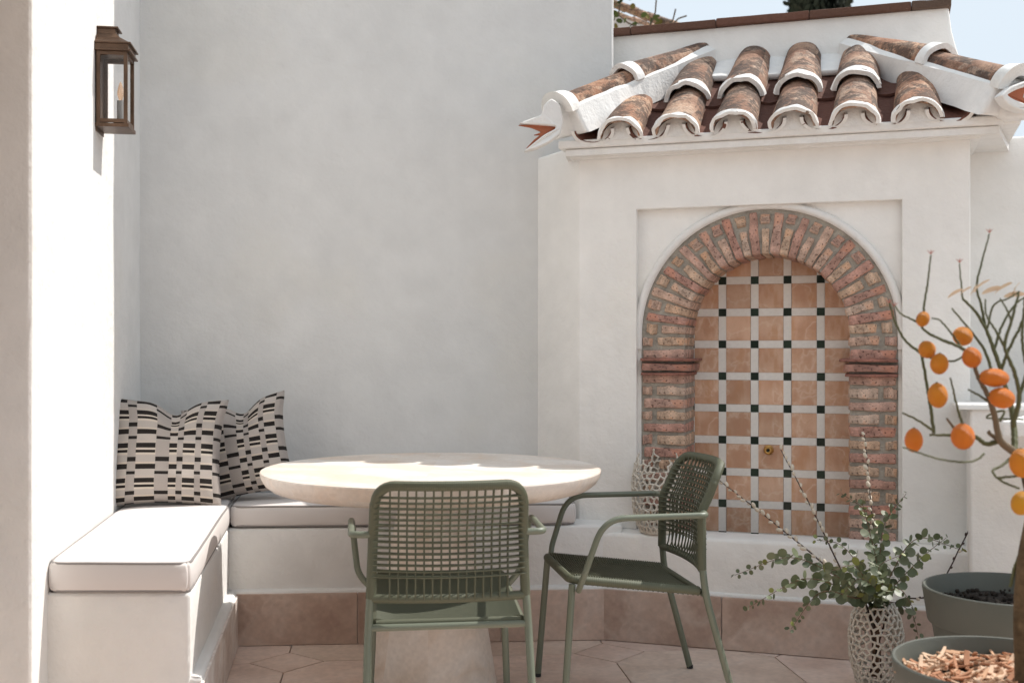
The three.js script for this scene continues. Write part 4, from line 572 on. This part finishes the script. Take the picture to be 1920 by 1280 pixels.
{
  const r = rng(53), soil = M([0.022, 0.016, 0.012], { roughness: 1 });
  const dish = (R, y, amp) => { const g = new THREE.CircleGeometry(R, 64, 0, Math.PI * 2); const G = new THREE.RingGeometry(0.001, R, 48, 16); G.rotateX(-Math.PI / 2); return uvm(warp(G, v => { v.y += y + amp * (n3(v.x * 24, v.z * 24, y) + 0.6 * n3(v.x * 60, v.z * 60, 3)); })); };
  const s1 = thing('potting_soil', 'dark crumbly soil inside the rear pot', 'soil', PA.clone().setY(0), 0, null, 'stuff'); part('soil', merge([dish(0.235, 0.392, 0.009), ...Array.from({ length: 240 }, () => { const a = r() * 6.28, d = Math.sqrt(r()) * 0.22, k = 0.003 + r() * 0.007; return uvm(new THREE.IcosahedronGeometry(k, 0).translate(Math.cos(a) * d, 0.398 + r() * 0.004, Math.sin(a) * d)); })]), soil, s1).userData.kind = 'stuff';
  const s2 = thing('bark_mulch', 'reddish bark chips covering the soil of the fruit tree pot', 'mulch', PB.clone(), 0, null, 'stuff'), chips = [[], [], []]; const d2 = dish(0.236, 0.384, 0.010);
  for (let i = 0; i < 620; i++) { const a = r() * 6.28, d = Math.sqrt(r()) * 0.225, g = warp(rbox(0.025 + r() * 0.055, 0.0025 + r() * 0.004, 0.006 + r() * 0.008, 0.0012, 1, 4, 1, 1), v => { v.y += 3.2 * v.x * v.x * (r() < 0.5 ? 1 : 1); v.z *= 1 - Math.abs(v.x) * 8; }); g.applyMatrix4(new THREE.Matrix4().compose(V(Math.cos(a) * d, 0.396 + r() * 0.024, Math.sin(a) * d), new THREE.Quaternion().setFromEuler(new THREE.Euler((r() - 0.5) * 0.9, r() * 6.28, (r() - 0.5) * 0.8)), V(1, 1, 1))); chips[i % 3].push(uvm(g)); }
  part('soil', d2, soil, s2).userData.kind = 'stuff'; [[0.56, 0.33, 0.20], [0.42, 0.20, 0.11], [0.66, 0.46, 0.32]].forEach((c, k) => { part('bark_chips', merge(chips[k]), M(c, { roughness: 0.9 }), s2).userData.kind = 'stuff'; });
}
// ---------------------------------------------------------------- fruit tree in the near pot
{
  const o = thing('fruit_tree', 'leafless green-branched citrus tree with orange fruit in the near pot', 'tree', PB.clone()), r = rng(71), inv = p => p.sub(PB);
  const bm = tex(256, (x, y) => { const k = NZ.fbm(x, y, 8, 5, 0.6); return mix3([0.27, 0.22, 0.15], [0.52, 0.44, 0.33], k); }, true);
  const bark = M([1, 1, 1], { map: rep(bm, 6), bumpMap: rep(clayBump, 9), bumpScale: 0.004, roughness: 0.95 }), twig = M([0.088, 0.092, 0.035], { roughness: 0.7 }), brown = M([0.16, 0.12, 0.075], { roughness: 0.85 });
  const D = 2.62, X = (x, y, d = 0) => inv(at(x, y, D + d));
  const smooth = a => new THREE.CatmullRomCurve3(a, false, 'centripetal').getSpacedPoints(a.length * 9);
  const wob = (pts, k) => pts.map((p, i) => i ? p.add(V(r() - 0.5, r() - 0.5, r() - 0.5).multiplyScalar(k)) : p);
  part('trunk', sweep(smooth([X(1930, 1300, 0.06).setY(0.37), X(1927, 1240, 0.06), X(1924, 1150, 0.05), X(1930, 1050, 0.03), X(1945, 950, 0.02), X(1935, 895, 0)]), t => lerp(0.030, 0.022, t), 12), bark, o);
  const br = (list, r0, r1, m = twig) => part('branch', sweep(wob(smooth(list.map(p => X(...p))), 0.0016), t => 0.86 * lerp(r0, r1, t) * (0.94 + 0.12 * r()), 8), m, o);
  br([[1935, 895], [1905, 850], [1876, 825, -0.02], [1868, 790, -0.02], [1855, 745, -0.03], [1832, 700, -0.03], [1826, 672, -0.03]], 0.0125, 0.005, brown);
  br([[1876, 826], [1850, 832, 0.01], [1828, 818, 0.02], [1800, 816, 0.03], [1744, 815, 0.04]], 0.0075, 0.003);
  br([[1752, 812, 0.04], [1745, 760, 0.05], [1735, 700, 0.06], [1728, 660, 0.07]], 0.0050, 0.0042); br([[1749, 806, 0.04], [1722, 788, 0.02], [1693, 774, 0.01]], 0.004, 0.0026);
  br([[1728, 662, 0.07], [1700, 640, 0.09], [1682, 610, 0.10], [1668, 568, 0.1]], 0.0042, 0.0024); br([[1729, 662, 0.07], [1756, 674, 0.06], [1792, 676, 0.05], [1806, 668, 0.05]], 0.0036, 0.0026);
  br([[1846, 850, -0.05], [1835, 860, -0.06], [1812, 866, -0.08], [1760, 860, -0.1], [1694, 838, -0.12]], 0.003, 0.002); br([[1812, 818, 0.02], [1806, 796, 0.02], [1796, 765, 0.01], [1783, 708, 0]], 0.0042, 0.0022); br([[1796, 812, 0.02], [1776, 784, 0]], 0.0042, 0.003, brown);
  br([[1830, 690, -0.03], [1808, 655, -0.03], [1770, 638, -0.02], [1738, 622, 0], [1722, 605, 0.01], [1690, 588, 0.03], [1678, 572, 0.05]], 0.0055, 0.002);
  br([[1735, 606, 0], [1733, 580, 0], [1740, 530, 0], [1746, 478, 0]], 0.0036, 0.002); br([[1862, 700, 0], [1846, 655, 0.02], [1822, 622, 0.03], [1786, 578, 0.05]], 0.0048, 0.0024); br([[1806, 655, -0.02], [1785, 625, -0.02], [1762, 600, -0.03], [1748, 596, -0.03]], 0.003, 0.002);
  br([[1904, 850], [1900, 780, 0.05], [1885, 720, 0.06], [1866, 660, 0.06], [1846, 610, 0.07], [1826, 580, 0.08], [1806, 560, 0.08]], 0.009, 0.0034); br([[1850, 618, 0.07], [1840, 570, 0.08], [1832, 540, 0.08], [1842, 490, 0.09], [1856, 438, 0.1]], 0.0042, 0.002);
  br([[1806, 562, 0.08], [1802, 520, 0.09], [1800, 494, 0.1]], 0.0028, 0.0018); br([[1900, 800, -0.03], [1912, 740, -0.05], [1900, 690, -0.06], [1885, 650, -0.06], [1898, 600, -0.07], [1912, 545, -0.07]], 0.007, 0.003);
  br([[1885, 652, -0.06], [1868, 620, -0.06], [1850, 590, -0.05], [1848, 560, -0.05]], 0.004, 0.002); br([[1864, 660, 0.06], [1880, 610, 0.07], [1905, 570, 0.08], [1925, 555, 0.09]], 0.004, 0.0024); br([[1898, 602, -0.07], [1886, 575, -0.07], [1876, 560, -0.07]], 0.003, 0.002); br([[1875, 700, 0.02], [1895, 650, 0.01], [1915, 610, 0], [1930, 560, 0]], 0.005, 0.003);
  br([[1852, 615, 0.06], [1866, 570, 0.05], [1890, 560, 0.04], [1910, 548, 0.04]], 0.0034, 0.002); br([[1852, 752, -0.03], [1838, 742, -0.03], [1816, 730, -0.04]], 0.0034, 0.0022); br([[1905, 850, 0], [1880, 872, -0.03], [1862, 884, -0.05], [1876, 900, -0.06], [1912, 916, -0.07]], 0.0042, 0.0028); br([[1872, 896, -0.06], [1900, 893, -0.07], [1925, 892, -0.08]], 0.0034, 0.0026); br([[1872, 824, 0.0], [1856, 812, 0], [1854, 808, 0]], 0.006, 0.005, brown);
  br([[1876, 790, 0.03], [1884, 770, 0.04], [1850, 782, 0.05], [1920, 786, 0.05]], 0.003, 0.0025); br([[1910, 745, -0.05], [1925, 700, -0.05], [1918, 640, -0.04], [1922, 560, -0.03]], 0.005, 0.003); br([[1895, 1100, 0.05], [1905, 1060, 0.05], [1924, 1020, 0.05]], 0.0042, 0.006);
  const skin = new THREE.MeshPhysicalMaterial({ roughness: 0.45, bumpMap: rep(tex(256, (x, y) => { const k = NZ2.fbm(x, y, 40, 2); return [k, k, k]; }), 4), bumpScale: 0.004 }), mk = c => { const m = skin.clone(); m.color.setRGB(...c); return m; }, sk = [mk([1.0, 0.255, 0.008]), mk([1.0, 0.33, 0.010]), mk([1.0, 0.44, 0.016])];
  const body = new THREE.LatheGeometry([[0, -1], [0.2, -0.975], [0.45, -0.88], [0.7, -0.67], [0.88, -0.38], [0.95, -0.05], [0.9, 0.28], [0.74, 0.6], [0.5, 0.83], [0.24, 0.97], [0.09, 1.01], [0, 0.98]].map(p => new THREE.Vector2(...p)), 26);
  const star = new THREE.ConeGeometry(0.2, 0.12, 5).translate(0, 1.03, 0);
  const fruits = [[1731, 598, 0, 15, 12, 1.3, 1], [1806, 630, 0.02, 19, 18, -0.5, 1], [1739, 655, 0.0, 16, 17, 0.5, 1], [1762, 682, -0.02, 17, 20, 0, 1], [1823, 670, -0.05, 18, 20, 0.3, 0], [1865, 708, -0.08, 18, 28, 1.5, 0], [1879, 746, -0.09, 20, 25, 1.35, 0], [1759, 741, -0.03, 18.5, 24, 0.12, 1], [1714, 825, -0.02, 17, 23, 0.02, 0], [1806, 818, -0.06, 22, 25, 0.1, 0], [1917, 868, -0.08, 23, 28, 0.1, 1], [1916, 943, -0.08, 19, 23, -0.2, 2]];
  for (const [x, y, d, a, b, rot, k] of fruits) { const m = part('fruit', body, sk[k], o), s = (D + d) / FPX; m.position.copy(X(x, y, d)); m.scale.set(a * 1.04 * s, b * s, a * 1.04 * s); m.rotation.z = rot; m.rotation.x = 0.1; const c = part('calyx', star, twig, m); }
  // red bud scales at the twig ends
  const bd = M([0.45, 0.16, 0.12], { roughness: 0.7 }); for (const [x, y, d] of [[1746, 474, 0], [1856, 434, 0.1], [1800, 490, 0.1], [1668, 566, 0.1], [1678, 572, 0.05]]) { const gs = []; for (let i = 0; i < 4; i++) { const a = i * 1.7; gs.push(sweep([V(0, -0.004, 0), V(Math.cos(a) * 0.008, 0.006 + 0.004 * (i % 2), Math.sin(a) * 0.006), V(Math.cos(a) * 0.013, 0.009, Math.sin(a) * 0.01)], t => lerp(0.002, 0.0006, t), 5)); } { const m = part('bud', merge(gs), bd, o); m.position.copy(X(x, y, d)); m.scale.setScalar(0.65); } }
  // pale dry leaves lying across the upper twigs
  const dry = M([0.72, 0.60, 0.46], { roughness: 0.85, side: THREE.DoubleSide }), dg = leafGeo(0.018, 0.055, 6, 0.5); for (const [x, y, rot, k, d] of [[1786, 556, -1.3, 0.8, 0.02], [1806, 553, -1.7, 0.9, 0.03], [1826, 550, -1.2, 1.1, 0.02], [1838, 545, 0.5, 0.8, 0.03], [1850, 547, -1.5, 1.0, 0.04], [1872, 548, -1.55, 1.1, 0.05], [1892, 552, -1.6, 1.0, 0.05], [1908, 553, -1.6, 0.9, 0.05]]) { const m = part('dry_leaf', dg, dry, o); m.position.copy(X(x - 12, y, d)); m.rotation.set(0.7 + r() * 0.5, r(), rot); m.scale.setScalar(k); }
}
// ---------------------------------------------------------------- wall lantern
{
  const dn = 4.08, base = V(WALL_X(dn + 0.085), 0, -(dn + 0.085)), o = thing('wall_lantern', 'aged copper wall lantern with glass panes and electric candle', 'lantern', base, Math.PI / 2 + Math.atan(0.158));
  // own frame: z out of the wall (0.118), x along the wall, y up
  const cop = M([0.17, 0.105, 0.07], { metalness: 0.55, roughness: 0.42, bumpMap: rep(clayBump, 6), bumpScale: 0.0015 }); cop.map = rep(tex(256, (x, y) => { const k = NZ.fbm(x, y, 5, 5); return mix3([0.62, 0.60, 0.58], [1, 0.98, 0.95], k); }, true), 3);
  const glass = new THREE.MeshPhysicalMaterial({ color: 0xffffff, transmission: 1, thickness: 0, roughness: 0.03, ior: 1.45 });
  const W = 0.15, P = 0.112, B = 1.998, T = 2.262, bx = (w, h, d, x, y, z, b = 0.0015) => uvm(rbox(w, h, d, b, 1).translate(x, y, z)), q = 0.013;
  part('back_plate', bx(W - 0.02, 0.345, 0.004, 0, 2.145, 0.004), cop, o);
  part('frame', merge([...[-1, 1].flatMap(s => [bx(q, T - B, q, s * (W / 2 - q / 2), (T + B) / 2, P - q / 2), bx(q, T - B, q, s * (W / 2 - q / 2), (T + B) / 2, 0.012)]), bx(W + 0.002, 0.013, P + 0.004, 0, B - 0.004, P / 2 + 0.003), ...[B + 0.012, T - 0.010].flatMap(y => [bx(W - 2 * q, 0.014, q * 0.8, 0, y, P - q / 2), ...[-1, 1].map(s => bx(q * 0.8, 0.014, P - q - 0.006, s * (W / 2 - q / 2), y, P / 2 + 0.001))])]), cop, o);
  const gl = hold('glazing', o); part('pane', uvm(new THREE.PlaneGeometry(W - 2 * q, T - B - 0.04).translate(0, (T + B) / 2, P - q / 2)), glass, gl); for (const s of [-1, 1]) { const g = new THREE.PlaneGeometry(P - q - 0.01, T - B - 0.04); g.rotateY(Math.PI / 2); part('pane', uvm(g.translate(s * (W / 2 - q / 2), (T + B) / 2, P / 2)), glass, gl); }
  const lay = (w0, d0, y0, w1, d1, y1) => { const g = new THREE.CylinderGeometry(0.5, 0.5, 1, 4, 1); g.rotateY(Math.PI / 4); const k = Math.SQRT2 / 1; return uvm(warp(g, v => { const t = v.y + 0.5; v.x *= lerp(w0, w1, t) * k; v.z = v.z * lerp(d0, d1, t) * k + lerp(d0, d1, t) / 2; v.y = lerp(y0, y1, t); })); };
  part('lid', merge([bx(W + 0.016, 0.006, P + 0.012, 0, T, (P + 0.012) / 2), bx(W + 0.006, 0.022, P + 0.004, 0, T + 0.013, (P + 0.004) / 2), bx(W + 0.018, 0.006, P + 0.013, 0, T + 0.026, (P + 0.013) / 2), toCreasedNormals(lay(W + 0.008, P + 0.006, T + 0.029, 0.098, 0.082, T + 0.052), 0.3), toCreasedNormals(lay(0.098, 0.082, T + 0.052, 0.078, 0.066, T + 0.068), 0.3), toCreasedNormals(lay(0.078, 0.066, T + 0.068, 0.072, 0.062, T + 0.088), 0.3), bx(0.086, 0.006, 0.074, 0, T + 0.090, 0.037)]), cop, o);
  const cd = part('candle_tube', uvm(new THREE.CylinderGeometry(0.013, 0.013, 0.085, 18).translate(0.0, B + 0.055, 0.076)), M([0.22, 0.215, 0.21], { roughness: 0.6 }), o);
  part('bulb', new THREE.LatheGeometry([[0, 0], [0.006, 0.002], [0.0115, 0.02], [0.012, 0.03], [0.009, 0.048], [0.004, 0.064], [0, 0.07]].map(p => new THREE.Vector2(...p)), 18).translate(0, B + 0.098, 0.076), new THREE.MeshPhysicalMaterial({ color: 0xffe9d4, transmission: 0.85, thickness: 0, roughness: 0.1 }), o);
  part('saucer', uvm(new THREE.CylinderGeometry(0.026, 0.022, 0.006, 20).translate(0, B + 0.014, 0.076)), cop, o);
}
// ---------------------------------------------------------------- draw
const renderer = new THREE.WebGLRenderer({ antialias: true });
renderer.setSize(1024, 682);
renderer.toneMapping = THREE.LinearToneMapping;
renderer.toneMappingExposure = EXPOSURE;
renderer.outputColorSpace = THREE.SRGBColorSpace;
renderer.shadowMap.enabled = true;
scene.traverse(m => { if (m.isMesh) m.castShadow = m.receiveShadow = true; });
renderer.render(scene, camera);
